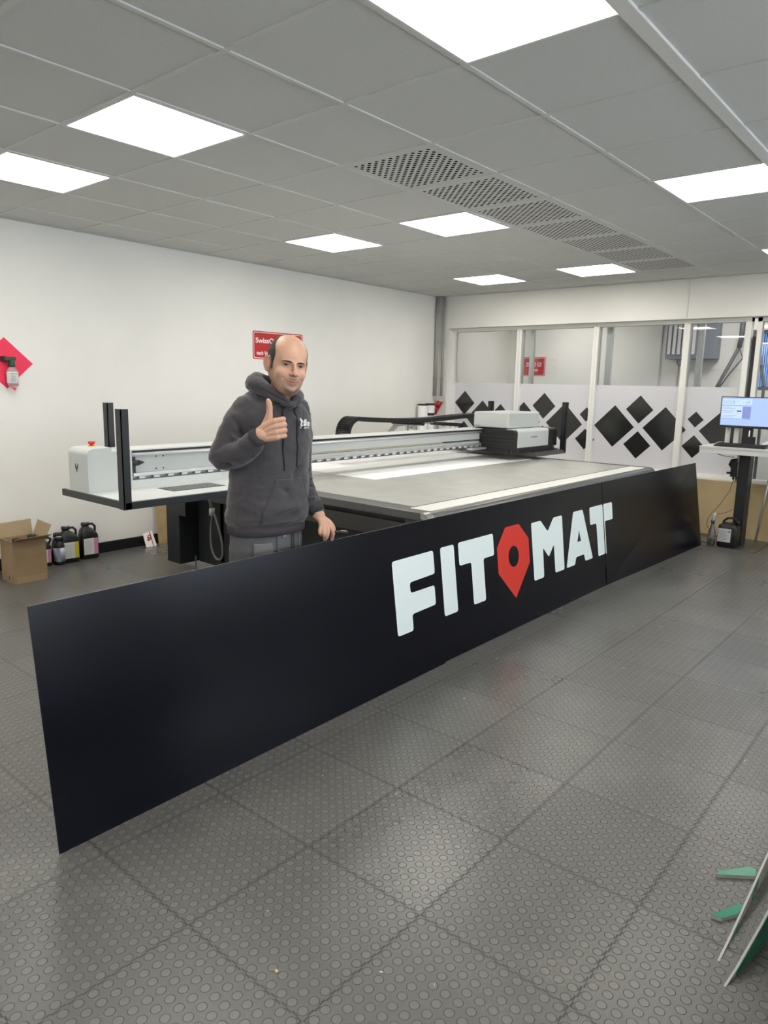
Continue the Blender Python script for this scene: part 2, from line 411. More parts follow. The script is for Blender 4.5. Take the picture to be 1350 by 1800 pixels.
for (i, j) in lamps:
    x, y = OX+(i+.5)*CT, OY+(j+.5)*CT
    if not (XL+.3 < x < XR-.3 and YF+.2 < y < YB-.3): continue
    lab = llab.get((i, j), 'square ceiling light behind the camera or beyond the right edge'); lab = lab if (i, j) in llab else 'white square ceiling light outside the photo, behind or right of the camera'
    if lamp0 is None:
        lamp0 = empty('ceiling_light', (x, y, H), lab, 'ceiling light', 'square ceiling lights')
        f = MB()
        for a, b, c_, d in ((-.305, .305, -.305, -.292), (-.305, .305, .292, .305), (-.305, -.292, -.292, .292), (.292, .305, -.292, .292)): f.box(x+a, x+b, y+c_, y+d, H-.001, H+.012)
        obj('lamp_frame', f, WHITEP, lamp0); obj('diffuser', B(x-.292, x+.292, y-.292, y+.292, H+.003, H+.009), DIFF, lamp0, label='glowing white diffuser')
    else: dup(lamp0, (x, y, H), lab)
# unseen lamps added to brighten the far room
for k, (x, y) in enumerate(((-4.7, 9.1), (-2.3, 9.1), (-.6, 9.2), (1.4, 9.2))):
    dup(lamp0, (x, y, H-.006), 'unseen ceiling light added to brighten the room behind the glazing, %s' % ('leftmost', 'the one nearest the grey cabinet', 'right of the door', 'rightmost')[k])

# ---------------------------------------------------------------- glazing partition
GY = 8.27
def clip_poly(pts, lo, hi):
    for s_, lim in ((1, lo), (-1, hi)):
        out = []
        for i in range(len(pts)):
            a, b = pts[i-1], pts[i]; ia, ib = s_*(a[0]-lim) >= 0, s_*(b[0]-lim) >= 0
            if ia != ib:
                t = (lim-a[0])/(b[0]-a[0]); out.append((lim, a[1]+t*(b[1]-a[1])))
            if ib: out.append(b)
        pts = out
        if not pts: return []
    return pts
diamonds = []
for xc in (-5.246, -4.62, -4.046, -3.402, -2.813, -2.188, -1.60): diamonds.append((xc, 1.10, .244, .246))
for xc in (-5.535, -4.333, -3.109, -1.90): diamonds += [(xc, 1.306, .160, .162), (xc, .897, .160, .160)]
for xc in (-4.965, -3.757, -2.477): diamonds += [(xc, 1.221, .086, .087), (xc, .922, .125, .127)]
panes = [(-5.700, -4.748), (-4.678, -3.718), (-3.650, -2.676), (-2.610, -2.055)]
for k, (a, b) in enumerate(panes):
    wn = empty('window_%d' % (k+1), ((a+b)/2, GY, .60), kind='structure')
    f = MB(); x0 = a-.04; x1 = b+(.033 if k < 3 else .055)
    if k == 0: x0 = a-.045
    else: x0 = a-.034
    f.box(x0, a, GY-.05, GY+.05, .60, 2.293); f.box(b, x1, GY-.05, GY+.05, .60, 2.293)
    f.box(x0, x1, GY-.052, GY+.052, 2.250, 2.293); f.box(x0, x1, GY-.052, GY+.052, .60, .632)
    obj('window_frame', f, FRAMEM, wn, bevel=.003)
    obj('glass_pane', B(a, b, GY-.003, GY+.003, .632, 2.25), GLASS, wn)
    obj('frosted_film', B(a, b, GY-.0055, GY-.0035, .632, 1.577), FILM, wn)
    for (xc, zc, hw, hh) in diamonds:
        q = clip_poly([(xc-hw, zc), (xc, zc-hh), (xc+hw, zc), (xc, zc+hh)], a, b)
        if len(q) < 3: continue
        obj('diamond_sticker', MB().prism([(p[0], GY-.0058, p[1]) for p in q], (0, -.001, 0)), DIAM, wn)
# door leaf to the right of the glazing
dr = empty('door_1', (-1.45, GY, 0), kind='structure')
f = MB(); f.box(-1.945, -1.90, GY-.045, GY+.045, 0, 2.29); f.box(-1.05, -1.0, GY-.045, GY+.045, 0, 2.29); f.box(-1.945, -1.0, GY-.045, GY+.045, 2.245, 2.29); f.box(-1.945, -1.0, GY-.045, GY+.045, 0, .62)
obj('door_frame', f, FRAMEM, dr, bevel=.003)
obj('seal_strip', B(-1.985, -1.945, GY-.02, GY+.045, 0, 2.10), BLACK, dr)
obj('glass_pane', B(-1.90, -1.05, GY-.003, GY+.003, .62, 2.245), GLASS, dr)
wn = empty('window_5', (.8, GY, .6), kind='structure')
f = MB()
for x in (-1.0, .2, 1.4, XR-.05): f.box(x, x+.05, GY-.045, GY+.045, .6, 2.293)
f.box(-1.0, XR, GY-.045, GY+.045, 2.25, 2.293); f.box(-1.0, XR, GY-.045, GY+.045, .6, .64)
obj('window_frame', f, FRAMEM, wn, bevel=.003); obj('glass_pane', B(-.95, XR-.05, GY-.003, GY+.003, .64, 2.25), GLASS, wn)
for k, (a, b) in enumerate(((-4.635, -4.583), (-3.614, -3.543), (-2.568, -2.504))):
    obj('trim_%d' % (3+k), B(a, b, 8.37, 8.42, 0, H), FRAMEM, kind='structure', bevel=.003)
obj('trim_6', B(-2.632, -2.622, YB-.012, YB, 2.30, H), WHITEP, kind='structure')


# ---------------------------------------------------------------- the three printed boards leaning on the printer
def board(name, b0, b1, t0, t1, label, art, flat=True):
    """b0,b1 bottom corners, t0,t1 top corners; 4 mm thick"""
    b0, b1, t0, t1 = map(Vector, (b0, b1, t0, t1))
    if flat: t1.x = b1.x+t0.x-b0.x
    n = (b1-b0).cross(t0-b0).normalized()
    if n.x < 0: n = -n
    bk = -n*.004
    root = empty(name, tuple((b0+b1)/2), label, 'sign board', 'printed sign boards in a row')
    vs = [b0, b1, t1, t0, b0+bk, b1+bk, t1+bk, t0+bk]
    mb = MB(); mb.add(vs, [(0, 1, 2, 3), (4, 7, 6, 5)]); mb.add(vs, [(0, 4, 5, 1), (1, 5, 6, 2), (3, 7, 4, 0)]); mb.cur = 1; mb.add(vs, [(2, 6, 7, 3)])
    obj('board_sheet', mb, [NAVY, EDGE], root)
    u = (b1-b0).normalized(); v = (t0-b0); v = (v-u*v.dot(u)).normalized()
    y0 = 0
    for nm, pts, holes, mt in art:
        T = lambda a, b_, w_: b0+u*((a-b0.y)/u.y)+v*b_+n*(.0006+w_)
        me = tri_fill(round_poly(pts, .018 if mt is LETTERW else .006), holes, T, .0004)
        obj(nm, me, mt, root, label='white letter %s' % nm[-1].upper() if mt is LETTERW else 'red map pin with a round hole')
def cutp(pts, lo, hi): return clip_poly(pts, lo, hi)
LT = {
 'F': [(2.732, .645), (3.092, .645), (3.092, .516), (2.865, .511), (2.865, .454), (3.080, .454), (3.080, .346), (2.865, .341), (2.865, .253), (2.732, .253)],
 'I': [(3.163, .645), (3.295, .645), (3.295, .255), (3.163, .255)],
 'T': [(3.338, .647), (3.714, .647), (3.714, .512), (3.592, .512), (3.592, .256), (3.460, .256), (3.460, .512), (3.338, .512)],
 'pin': [(3.862, .664), (4.030, .664), (4.145, .553), (4.143, .393), (3.942, .193), (3.751, .387), (3.751, .550)],
 'M': [(4.191, .647), (4.322, .647), (4.412, .560), (4.505, .645), (4.635, .645), (4.630, .255), (4.491, .256), (4.491, .458), (4.409, .383), (4.334, .458), (4.326, .256), (4.190, .256)],
 'A': [(4.813, .646), (4.969, .646), (5.103, .256), (4.972, .256), (4.955, .310), (4.822, .310), (4.799, .257), (4.663, .257)],
 'T2': [(5.087, .646), (5.489, .646), (5.487, .510), (5.349, .510), (5.349, .252), (5.205, .252), (5.197, .512), (5.087, .512)]}
ell = [(3.944+.064*math.cos(2*PI*k/28), .466+.068*math.sin(2*PI*k/28)) for k in range(28)]
tri = [(4.892, .500), (4.855, .418), (4.917, .418)]
SEAM = 5.330
board('sign_board', (-2.128, .929, 0), (-2.150, 3.126, 0), (-2.243, .930, .815), (-2.265, 3.120, .812),
      'dark navy board nearest the camera with the white letter F at its far end', [('letter_f', LT['F'], [], LETTERW)])
board('sign_board', (-2.160, 3.136, 0), (-2.150, SEAM-.012, 0), (-2.268, 3.124, .812), (-2.262, SEAM+.002, .812),
      'middle dark navy board with most white letters and the red map pin',
      [('letter_i', LT['I'], [], LETTERW), ('letter_t', LT['T'], [], LETTERW), ('map_pin', LT['pin'], [ell], LETTERR), ('letter_m', LT['M'], [], LETTERW), ('letter_a', LT['A'], [tri], LETTERW),
       ('letter_t', clip_poly(LT['T2'], 0, SEAM-.005), [], LETTERW)])
board('sign_board', (-2.146, SEAM, 0), (-2.062, 7.452, 0), (-2.258, SEAM+.008, .812), (-2.225, 7.565, .812),
      'farthest dark navy board, plain apart from a white sliver of the last letter', [('letter_t', clip_poly(LT['T2'], SEAM+.005, 9), [], LETTERW)], False)

# ---------------------------------------------------------------- flatbed printer
PR = empty('flatbed_printer', (-3.6, 4.8, 0), 'long white and grey flatbed printer filling the middle of the room behind the navy boards', 'printer')
TZ = .830
hm = B(-4.60, -2.507, 3.262, 6.50, TZ-.03, TZ); hm.cur = 1
for i in range(26):
    for jx in (-2.56, -2.535): hm.cyl((jx, 3.33+i*.124, TZ+.0002), (jx, 3.33+i*.124, TZ+.0005), .0025, 8)
obj('print_table', hm, [BEDM, BLACK], PR)
obj('table_groove', B(-2.507, -2.490, 3.262, 6.50, TZ-.03, TZ-.002), BLACK, PR)
obj('table_strip', B(-2.490, -2.346, 3.20, 6.50, TZ-.03, TZ+.001), STRIP, PR, label='pale strip along the front of the table', bevel=.002)
# dark rounded front edge, drawn as a quarter round
fr = MB(); prof = [(-2.345, TZ)]
for k in range(9):
    a = PI/2*(1-k/8); prof.append((-2.340+.060*math.cos(a), TZ-.060+.060*math.sin(a)))
prof += [(-2.280, TZ-.20), (-2.345, TZ-.20)]
fr.prism([(x, 3.112, z) for x, z in prof], (0, 3.48, 0))
obj('front_edge', fr, RIM, PR, bevel=.0015)
cc = MB(); cc.prism([(x-.002*0, 3.108, z+.0015) for x, z in prof[:-2]]+[(-2.280, 3.108, TZ-.06), (-2.345, 3.108, TZ-.03)], (0, .06, 0))
obj('corner_cap', cc, CHROME, PR, label='bright metal corner cap')
for k, (ya, yb) in enumerate(((3.112, 3.262), (6.50, 6.592))):
    rimm = MB(); rimm.box(-4.60, -2.335, ya, yb, TZ-.046, TZ)
    rimm.box(-4.62, -4.60, 3.112, 6.592, TZ-.046, TZ) if k == 0 else None
    obj('side_rim', rimm, RIM, PR, bevel=.003)
sp = MB(); sp.box(-4.5, -2.34, 3.118, 3.15, TZ-.05, TZ-.035); sp.box(-2.46, -2.34, 3.116, 3.15, TZ-.10, TZ-.04)
for i in range(26):
    x = -2.56-i*.07
    sp.cyl((x, 3.111, TZ-.037), (x, 3.116, TZ-.037), .004, 8)
obj('side_rail', sp, DARKG, PR)
obj('slot_recess', B(-4.5, -2.46, 3.17, 3.2, .745, TZ-.05), BLACK, PR)
sd = MB(); sd.box(-4.55, -2.32, 3.125, 3.145, .655, .752)
for x in (-2.55, -2.95, -3.35): sd.cyl((x, 3.120, .70), (x, 3.126, .70), .005, 8)
obj('side_panel', sd, DARKG, PR, bevel=.002)
sb = MB(); sb.box(-4.55, -2.36, 3.40, 6.45, .10, .78)
sb.box(-4.55, -2.34, 3.16, 6.5, .66, .80)
obj('base_cabinet', sb, BLACKM, PR, bevel=.004)
sb = MB(); sb.box(-4.84, -4.50, 3.40, 6.45, .06, .80); sb.box(-5.05, -4.872, 3.24, 3.44, .055, .83); sb.box(-5.045, -4.78, 3.236, 3.25, .46, .80); sb.box(-4.4, -3.2, 3.42, 3.44, .055, .7)
for (x, z) in ((-4.90, .62), (-4.86, .68), (-4.96, .25), (-4.93, .64)): sb.cyl((x, 3.230, z), (x, 3.237, z), .007, 8)
obj('support_leg', sb, BLACKM, PR, bevel=.003)
for (x, y) in ((-4.80, 3.34), (-2.6, 3.6), (-2.6, 6.2), (-4.6, 6.2)):
    obj('levelling_foot', MB().lathe([(0, 0), (.022, 0), (.022, .010), (.006, .013), (.006, .12)], (x, y, 0)), DARKG, PR)
# cable loop hanging under the shuttle tray
cb = MB(); pts = []
cb.tube([(-4.09, 2.98, .80), (-4.10, 2.98, .72), (-4.08, 2.98, .64)], .012, 10)
for k in range(25):
    a = PI/2+2*PI*k/24; pts.append((-4.06+.045*math.cos(a)*(1.3-.7*math.sin(a))+.045*(1-math.sin(a))*.5, 2.98, .455+.165*math.sin(a)))
cb.tube(pts, .009, 10)
obj('cable_loop', cb, mat('grey_cable', (.16, .16, .16, 1), .4), PR)
obj('cable_tape', MB().cyl((-4.08, 2.98, .60), (-4.075, 2.98, .65), .02, 10), mat('pale_tape', (.45, .47, .38, 1), .6), PR, label='pale tape around the hanging cable')

# shuttle tray on both ends of the beam
def tray(ya, yb, x0, x1, z=.86):
    t = MB(); t.box(x0, x1, ya, yb, z, z+.038); return t
obj('tray_frame', tray(1.912, 3.05, -4.04, -3.35), BLACKM, PR, bevel=.002)
obj('tray_top', B(-4.02, -3.366, 1.926, 3.07, .895, .9005), SILV2, PR, label='white top of the near tray')
gr = MB(); gr.box(-3.683, -3.515, 2.308, 2.676, .9005, .9015); gr.cur = 1
for k in range(12): gr.box(-3.676, -3.522, 2.318+k*.0295, 2.338+k*.0295, .9015, .9032)
obj('tray_grille', gr, [BLACKM, mat('slat_grey', (.16, .17, .17, 1), .4)], PR, bevel=0)
obj('tray_frame', tray(6.30, 6.932, -4.30, -3.35), RIM, PR, bevel=.002)
def post(x, y, z0, z1, mt=BLACKM):
    p = MB(); p.box(x-.052, x, y-.016, y-.011, z0, z1); p.box(x-.005, x, y-.016, y+.027, z0, z1)
    for z in (z0+.05, z1-.03): p.cyl((x, y+.012, z), (x+.002, y+.012, z), .004, 8)
    return p
pm = BLACKM
obj('corner_post', post(-3.35, 1.921, .86, 1.379), pm, PR); obj('corner_post', post(-4.27, 2.355, .89, 1.379), pm, PR)
obj('corner_post', post(-3.35, 6.905, .87, 1.388), pm, PR); obj('corner_post', post(-4.22, 6.86, .87, 1.375), pm, PR)
# beam
BX = -3.79
bm_ = MB(); bm_.box(BX-.19, BX-.028, 2.20, 6.85, .945, 1.118)
obj('beam_body', bm_, SILV, PR, bevel=.002)
obj('beam_cover', MB().box(BX-.20, BX, 2.20, 6.85, 1.118, 1.125), SILV2, PR, bevel=.001)
obj('beam_shadow_gap', B(BX-.03, BX-.006, 2.215, 6.80, 1.104, 1.118), BLACK, PR)
rl = MB(); rl.box(BX-.028, BX-.010, 2.225, 6.80, 1.082, 1.104); rl.box(BX-.028, BX-.004, 2.225, 6.80, .966, .985); rl.cyl((BX-.006, 2.23, 1.090), (BX-.006, 6.8, 1.090), .006, 8)
obj('guide_rail', rl, ALUM, PR)
dk = MB(); dk.box(BX-.028, BX-.026, 3.3, 6.8, 1.004, 1.007); dk.box(BX-.026, BX-.020, 5.36, 6.8, 1.012, 1.019)
for (y, z) in ((2.39, 1.074), (2.44, 1.074), (2.39, 1.0), (2.44, 1.0)): dk.cyl((BX-.03, y, z), (BX-.0265, y, z), .005, 8)
obj('beam_groove', dk, BLACK, PR)
obj('beam_stripe', B(BX-.028, BX-.024, 3.0, 5.36, 1.0135, 1.0185), mat('ochre', (.42, .29, .06, 1), .5), PR, label='ochre stripe along the beam')
for k in range(46):
    y = 2.26+k*.098; obj('beam_clip', B(BX-.02, BX-.003, y, y+.040, .951, .964), SILV2, PR)
obj('beam_lower_rail', B(BX-.06, BX-.004, 2.22, 6.8, .945, .9505), RIM, PR)
sc_ = MB(); sc_.box(BX-.035, BX-.012, 2.215, 2.245, .965, 1.10); sc_.cyl((BX-.01, 2.213, 1.045), (BX-.01, 2.262, 1.045), .016, 12, ); sc_.cyl((BX-.01, 2.262, 1.045), (BX-.01, 2.30, 1.045), .016, 12, .003)
obj('end_stop', sc_, BLACKM, PR, label='black pointed end stop')
obj('beam_apron', B(BX-.19, BX-.002, 2.20, 2.862, .9005, .944), SILV2, PR)
obj('beam_apron', B(BX-.19, BX-.008, 2.868, 3.05, .9005, .944), SILV2, PR)
# end housing, rounded towards the near end
eh = MB(); pr = [(1.930, .9005)]
for k in range(9):
    a = PI-PI/2*k/8; pr.append((1.930+.038+.038*math.cos(a), 1.145-.038+.038*math.sin(a)))
pr += [(2.075, 1.147), (2.075, 1.124), (2.199, 1.122), (2.199, .9005)]
eh.prism([(-3.76, y, z) for y, z in pr], (-.218, 0, 0))
ehob = obj('end_housing', eh, SILV, PR, bevel=.002)
obj('housing_flange', B(-4.008, -3.978, 1.950, 2.19, .915, 1.095), SILV, PR, bevel=.002)
lg = MB()
for s_ in (-1, 1): lg.tube([(-3.884+s_*.012, 1.9295, 1.056), (-3.884+s_*.0125, 1.9295, 1.040), (-3.884+s_*.008, 1.9295, 1.032), (-3.884, 1.9295, 1.024)], [.0012, .003, .0042, .003], 8)
lg.tube([(-3.884, 1.9295, 1.030), (-3.884, 1.9295, 1.007)], [.0048, .0015], 8)
obj('housing_emblem', lg, BLACK, PR, label='small black forked emblem')
es = MB(); es.lathe([(.0, 0), (.018, 0), (.018, .004), (.010, .006), (.010, .010), (.017, .012), (.020, .020), (.019, .026), (.012, .029), (0, .029)], (-3.905, 2.035, 1.147))
obj('emergency_stop', es, mat('red_button', (.60, .02, .012, 1), .35), PR, label='red emergency stop button')
obj('stop_collar', MB().lathe([(0, 0), (.023, 0), (.023, .003), (0, .003)], (-3.905, 2.035, 1.1465)), mat('yellow_ring', (.8, .55, .05, 1), .5), PR)
# print head carriage
CXF = -3.42
cg = MB(); pf = [(CXF-.50, .945), (CXF-.004, .945)]
for k in range(7):
    a = PI/2*k/6; pf.append((CXF-.004-.03+.03*math.cos(a), 1.125-.03+.03*math.sin(a)))
pf += [(CXF-.50, 1.125)]
cg.prism([(x, 5.985, z) for x, z in pf], (0, .875, 0))
obj('carriage_body', cg, BLACK, PR, bevel=.003)
cs = MB(); pf2 = [(CXF-.02, .955), (CXF, .955)]
for k in range(7):
    a = PI/2*k/6; pf2.append((CXF-.03+.03*math.cos(a), 1.129-.03+.03*math.sin(a)))
pf2 += [(CXF-.13, 1.129), (CXF-.13, 1.12), (CXF-.02, 1.12)]
cs.prism([(x, 6.04, z) for x, z in pf2], (0, .62, 0))
obj('carriage_front_cover', cs, SILV2, PR, bevel=.0015)
obj('carriage_text', text_mesh('swissqprint', .028, lambda a, b, c: Vector((CXF+c, 6.30+a, 1.045+b)), .0006, 1.0, .0004), INK, PR, label='small grey lettering')
cb2 = MB(); cb2.box(CXF-.46, CXF-.012, 6.0, 6.80, .900, .947)
for (x, y) in ((CXF-.03, 6.0), (CXF-.07, 5.99), (CXF-.02, 6.83), (CXF-.02, 6.80)): cb2.cyl((x, y, .90), (x, y, .975), .005, 8)
cb2.box(CXF-.05, CXF+.01, 6.80, 6.88, .905, .912)
obj('carriage_base', cb2, BLACK, PR)
sp2 = MB()
for k in range(3): sp2.box(CXF-.43, CXF-.02, 5.982, 5.986, .985+k*.035, .990+k*.035)
obj('carriage_vents', sp2, DARKG, PR)
tb = MB(); tb.box(-3.935, -3.535, 6.045, 6.665, 1.132, 1.287)
obj('carriage_top_cover', tb, SILV, PR, bevel=.016, seg=4)
obj('cover_notch', B(-3.936, -3.86, 6.043, 6.047, 1.150, 1.153), DARKG, PR)
obj('beam_motor', B(BX-.02, BX+.05, 5.75, 6.0, .925, .945), ALUM, PR, bevel=.002)
# energy chain
ch = MB(); path = []
for k in range(15):
    a = PI*1.02-PI*.52*k/14; path.append((4.665+.15*math.cos(a)*.85, 1.077+.15*math.sin(a)))
for t in range(1, 34):
    y = 4.68+t*.0625; s_ = t/33; path.append((y, 1.224-.032*math.sin(PI*min(1, s_*1.15))+.0*s_-(.004 if s_ > .8 else 0)))
path = [(4.535, .99), (4.535, 1.03)]+path
for i in range(len(path)-1):
    (ya, za), (yb, zb) = path[i], path[i+1]
    d = Vector((0, yb-ya, zb-za)); L_ = d.length
    if L_ < .004: continue
    d.normalize(); nn = Vector((0, -d.z, d.y)); n_sub = max(1, round(L_/.03))
    for q in range(n_sub):
        c = Vector((-4.30, ya, za))+d*(L_*(q+.5)/n_sub); hl = L_/n_sub*.5
        for sx in (-.075, .067):
            a_ = [c+Vector((sx, 0, 0))-d*hl*.98-nn*.016, c+Vector((sx, 0, 0))+d*hl*.98-nn*.016, c+Vector((sx, 0, 0))+d*hl*.98+nn*.016, c+Vector((sx, 0, 0))-d*hl*.98+nn*.016]
            ch.prism(a_, (.008, 0, 0))
        for sn in (-.017, .017):
            a_ = [c+Vector((-.075, 0, 0))-d*hl*.55+nn*sn, c+Vector((-.075, 0, 0))+d*hl*.55+nn*sn, c+Vector((-.075, 0, 0))+d*hl*.55+nn*(sn*1.15), c+Vector((-.075, 0, 0))-d*hl*.55+nn*(sn*1.15)]
            ch.prism(a_, (.15, 0, 0))
        if i < 20: ch.cyl(c+Vector((-.06, 0, 0)), c+Vector((.06, 0, 0)), .008, 8)
obj('energy_chain', ch, BLACK, PR, label='black cable chain curving over the beam')
br = MB()
br.prism([(-4.6, 5.38, 1.00), (-4.6, 5.62, 1.150), (-4.6, 5.82, 1.150), (-4.6, 5.84, 1.120), (-4.6, 5.66, 1.112), (-4.6, 5.50, 1.00)], (.012, 0, 0))
br.box(-4.61, -4.57, 5.60, 6.40, 1.128, 1.146); br.cyl((-4.56, 5.83, 1.115), (-4.53, 5.83, 1.115), .03, 16); br.cyl((-4.56, 6.39, 1.125), (-4.53, 6.39, 1.125), .03, 16)
br.box(-4.60, -4.58, 5.79, 5.83, .85, 1.13); br.box(-4.60, -4.58, 6.30, 6.35, .85, 1.13)
obj('chain_bracket', br, ALUM, PR, bevel=.001, label='aluminium bracket carrying the chain')
for (y, z) in ((5.60, 1.158), (6.26, 1.128)): obj('chain_roller', MB().cyl((-4.62, y, z), (-4.22, y, z), .018, 12), BLACK, PR)
# white sheet lying on the table
obj('printing_sheet', B(-4.52, -3.42, 3.966, 6.345, TZ+.0005, TZ+.003), PAPER, origin=(-3.97, 5.15, TZ), label='large white sheet lying flat on the grey printer table', cat='sheet')

# ---------------------------------------------------------------- left wall: signs, eyewash bottle
def red_sign(name, P, U, Wd, Ht, N, lines, label):
    """P lower-left corner on the wall, U horizontal direction, N outward normal"""
    P, U, N = Vector(P), Vector(U), Vector(N); V = Vector((0, 0, 1))
    root = empty(name, tuple(P+U*Wd/2), label, 'sign')
    def T(z0): return lambda a, b, c: P+U*a+V*b+N*(z0+c)
    def rr(i): return round_poly([(i, i), (Wd-i, i), (Wd-i, Ht-i), (i, Ht-i)], .022, 4)
    obj('sign_plate', tri_fill(rr(0), [], T(.001), .003), REDS, root)
    obj('sign_border', tri_fill(rr(.010), [rr(.016)], T(.0042), .0004), WHITES, root, label='thin white border line')
    for k, (s, size, x, z, al, fw_) in enumerate(lines):
        obj('sign_text', text_mesh(s, size, lambda a, b, c: P+U*(x+a)+V*(z+b)+N*(.0042+c), .0006, .80, size*.022, al, fw_), WHITES, root, label='white lettering')
    return root
red_sign('wall_sign', (-5.9, 4.862, 1.762), (0, 1, 0), .70, .286, (1, 0, 0),
         [('SwissQprint Nyala', .072, .35, .168, 'CENTER', .63), ('Platten', .056, .35, .108, 'CENTER', .21), ('nach Verwendung zurücklegen', .056, .35, .046, 'CENTER', .60)],
         'red enamel-like sign with white lettering on the white left wall, partly behind the person')
red_sign('wall_sign', (-5.645, FARY, 1.705), (1, 0, 0), .385, .285, (0, -1, 0), [('ZÜND G3', .085, .19, .145, 'CENTER', .26), ('Tablade', .055, .19, .075, 'CENTER', .15)],
         'red sign with white lettering seen through the glazing on the far wall')
pk = MB(); cy, cz, hs, hv = 2.408, 1.632, .208, .195
pk.prism([(XL+.001, cy-hs, cz), (XL+.001, cy, cz-hv), (XL+.001, cy+hs, cz), (XL+.001, cy, cz+hv)], (.003, 0, 0))
obj('diamond_card', pk, PINK, origin=(XL, cy, cz), label='bright pink square card hung on its corner on the left wall', cat='card')
ew = empty('eyewash_bottle', (XL+.06, 2.432, 1.455), 'small clear eyewash bottle with a dark green cap hanging on the pink card', 'bottle')
c = (XL+.055, 2.432, 1.455)
def oval(c, prof, ey=.72, n=20):
    return MB().loft([[(c[0]+r*ey*math.cos(2*PI*k/n), c[1]+r*math.sin(2*PI*k/n), c[2]+z) for k in range(n)] for r, z in prof])
obj('bottle_body', oval(c, [(.001, 0), (.036, .001), (.041, .01), (.042, .10), (.038, .125), (.022, .146), (.020, .15)]), mat('saline_bottle', (.72, .42, .46, 1), .25, trans=.35), ew)
obj('bottle_label', oval((c[0], c[1], c[2]+.022), [(.0425, 0), (.0435, .001), (.0435, .088), (.0425, .089)]), LABEL, ew)
lt = MB()
for k in range(7): lt.box(c[0]+.0300, c[0]+.0318, c[1]-.024, c[1]+(.012 if k % 2 else .006), c[2]+.035+k*.008, c[2]+.037+k*.008)
lt.box(c[0]+.0300, c[0]+.0318, c[1]-.030, c[1]+.030, c[2]+.094, c[2]+.098)
obj('label_print', lt, INK, ew)
obj('green_cap', oval(c, [(.022, .146), (.024, .15), (.022, .19), (.018, .20), (.017, .21)], 1.0).box(c[0]-.025, c[0]+.015, c[1]-.055, c[1]+.03, c[2]+.195, c[2]+.222), mat('dark_green', (.004, .06, .030, 1), .4), ew, bevel=.004)
obj('wall_bracket', MB().box(XL+.004, c[0]-.012, c[1]-.062, c[1]-.03, c[2]+.185, c[2]+.228), BLACK, ew, bevel=.004)
obj('hanging_tag', MB().prism([(c[0]+.028, c[1]-.04, c[2]+.002), (c[0]+.028, c[1], c[2]-.035), (c[0]+.028, c[1]+.012, c[2]-.012)], (.002, 0, 0)), PINK, ew, label='pink tag under the bottle')

# pipes in the corner, socket and paper rolls
for k, (y, x, r) in enumerate(((8.035, -5.862, .022), (8.095, -5.80, .016))):
    pp = MB(); pp.cyl((x, y-.02, 1.39), (x, y-.02, 2.70), r, 14)
    for z in (1.62, 2.1, 2.5): pp.cyl((x, y-.02, z), (x, y-.02, z+.02), r+.006, 14)
    obj('wall_pipe', pp, mat('grey_pvc', (.36, .36, .34, 1), .45), origin=(x, y, 1.39), label=('thicker grey pipe running down the room corner' if k == 0 else 'thinner grey conduit beside the corner pipe'), cat='pipe')
so = empty('power_socket', (-5.80, 8.06, 1.15), 'red and grey industrial plug socket at the foot of the corner pipe', 'socket')
obj('socket_box', B(-5.85, -5.775, 8.02, 8.118, 1.31, 1.39), mat('light_grey', (.5, .5, .48, 1), .45), so, bevel=.006)
obj('red_plug', MB().cyl((-5.805, 8.05, 1.315), (-5.825, 8.03, 1.235), .040, 16, .036).cyl((-5.825, 8.03, 1.237), (-5.845, 8.01, 1.14), .032, 16, .016), mat('plug_red', (.42, .01, .015, 1), .4), so, label='red plug')
for k, (x, y, z1, lb) in enumerate(((-5.80, 7.665, 1.285, 'white upright roll nearer the camera, behind the printer'), (-5.80, 7.83, 1.292, 'white upright roll with a black band beside the room corner'))):
    rr_ = empty('paper_roll', (x, y, 0), lb, 'roll', 'white upright rolls in the corner')
    obj('roll_body', MB().cyl((x, y, 0), (x, y, z1-.02), .066 if k == 0 else .062, 20), PAPER, rr_)
    obj('roll_cap', MB().cyl((x, y, z1-.02), (x, y, z1), .068, 20), BLACK, rr_)
    if k: obj('roll_band', MB().cyl((x, y, 1.13), (x, y, 1.165), .064, 20), BLACK, rr_)

# plywood offcut and small printed card against the left wall
pl = MB(); pl.prism([(-5.885, 3.645, .80), (-5.868, 3.668, .0), (-5.868, 3.84, .0), (-5.885, 3.84, .80)], (.012, 0, 0))
obj('plywood_offcut', pl, PLY, origin=(-5.87, 3.74, 0), label='pale plywood board standing against the left wall behind the printer', cat='board')
vd = empty('printed_card', (-5.84, 3.585, 0), 'small white card with red print on the floor beside the plywood board', 'card')
obj('card_sheet', MB().prism([(-5.80, 3.50, 0), (-5.80, 3.61, 0), (-5.86, 3.60, .135), (-5.86, 3.505, .115)], (-.002, 0, 0)), PAPER, vd)
obj('card_print', text_mesh('VID', .05, lambda a, b, c: Vector((-5.823-b*0+c-.0*a, 3.565-b, .03+a)), .0005, 1.0, .002), REDS, vd)
obj('card_stripe', MB().prism([(-5.799, 3.572, .001), (-5.799, 3.580, .001), (-5.857, 3.575, .130), (-5.857, 3.567, .130)], (.0006, 0, 0)), REDS, vd)
obj('paper_scrap', MB().prism([(-5.03, 3.60, .001), (-5.0, 3.55, .001), (-5.10, 3.53, .001), (-5.11, 3.58, .001)], (0, 0, .002)), PAPER, origin=(-5.05, 3.56, 0), label='tiny white paper scrap on the floor left of the printer base', cat='scrap')

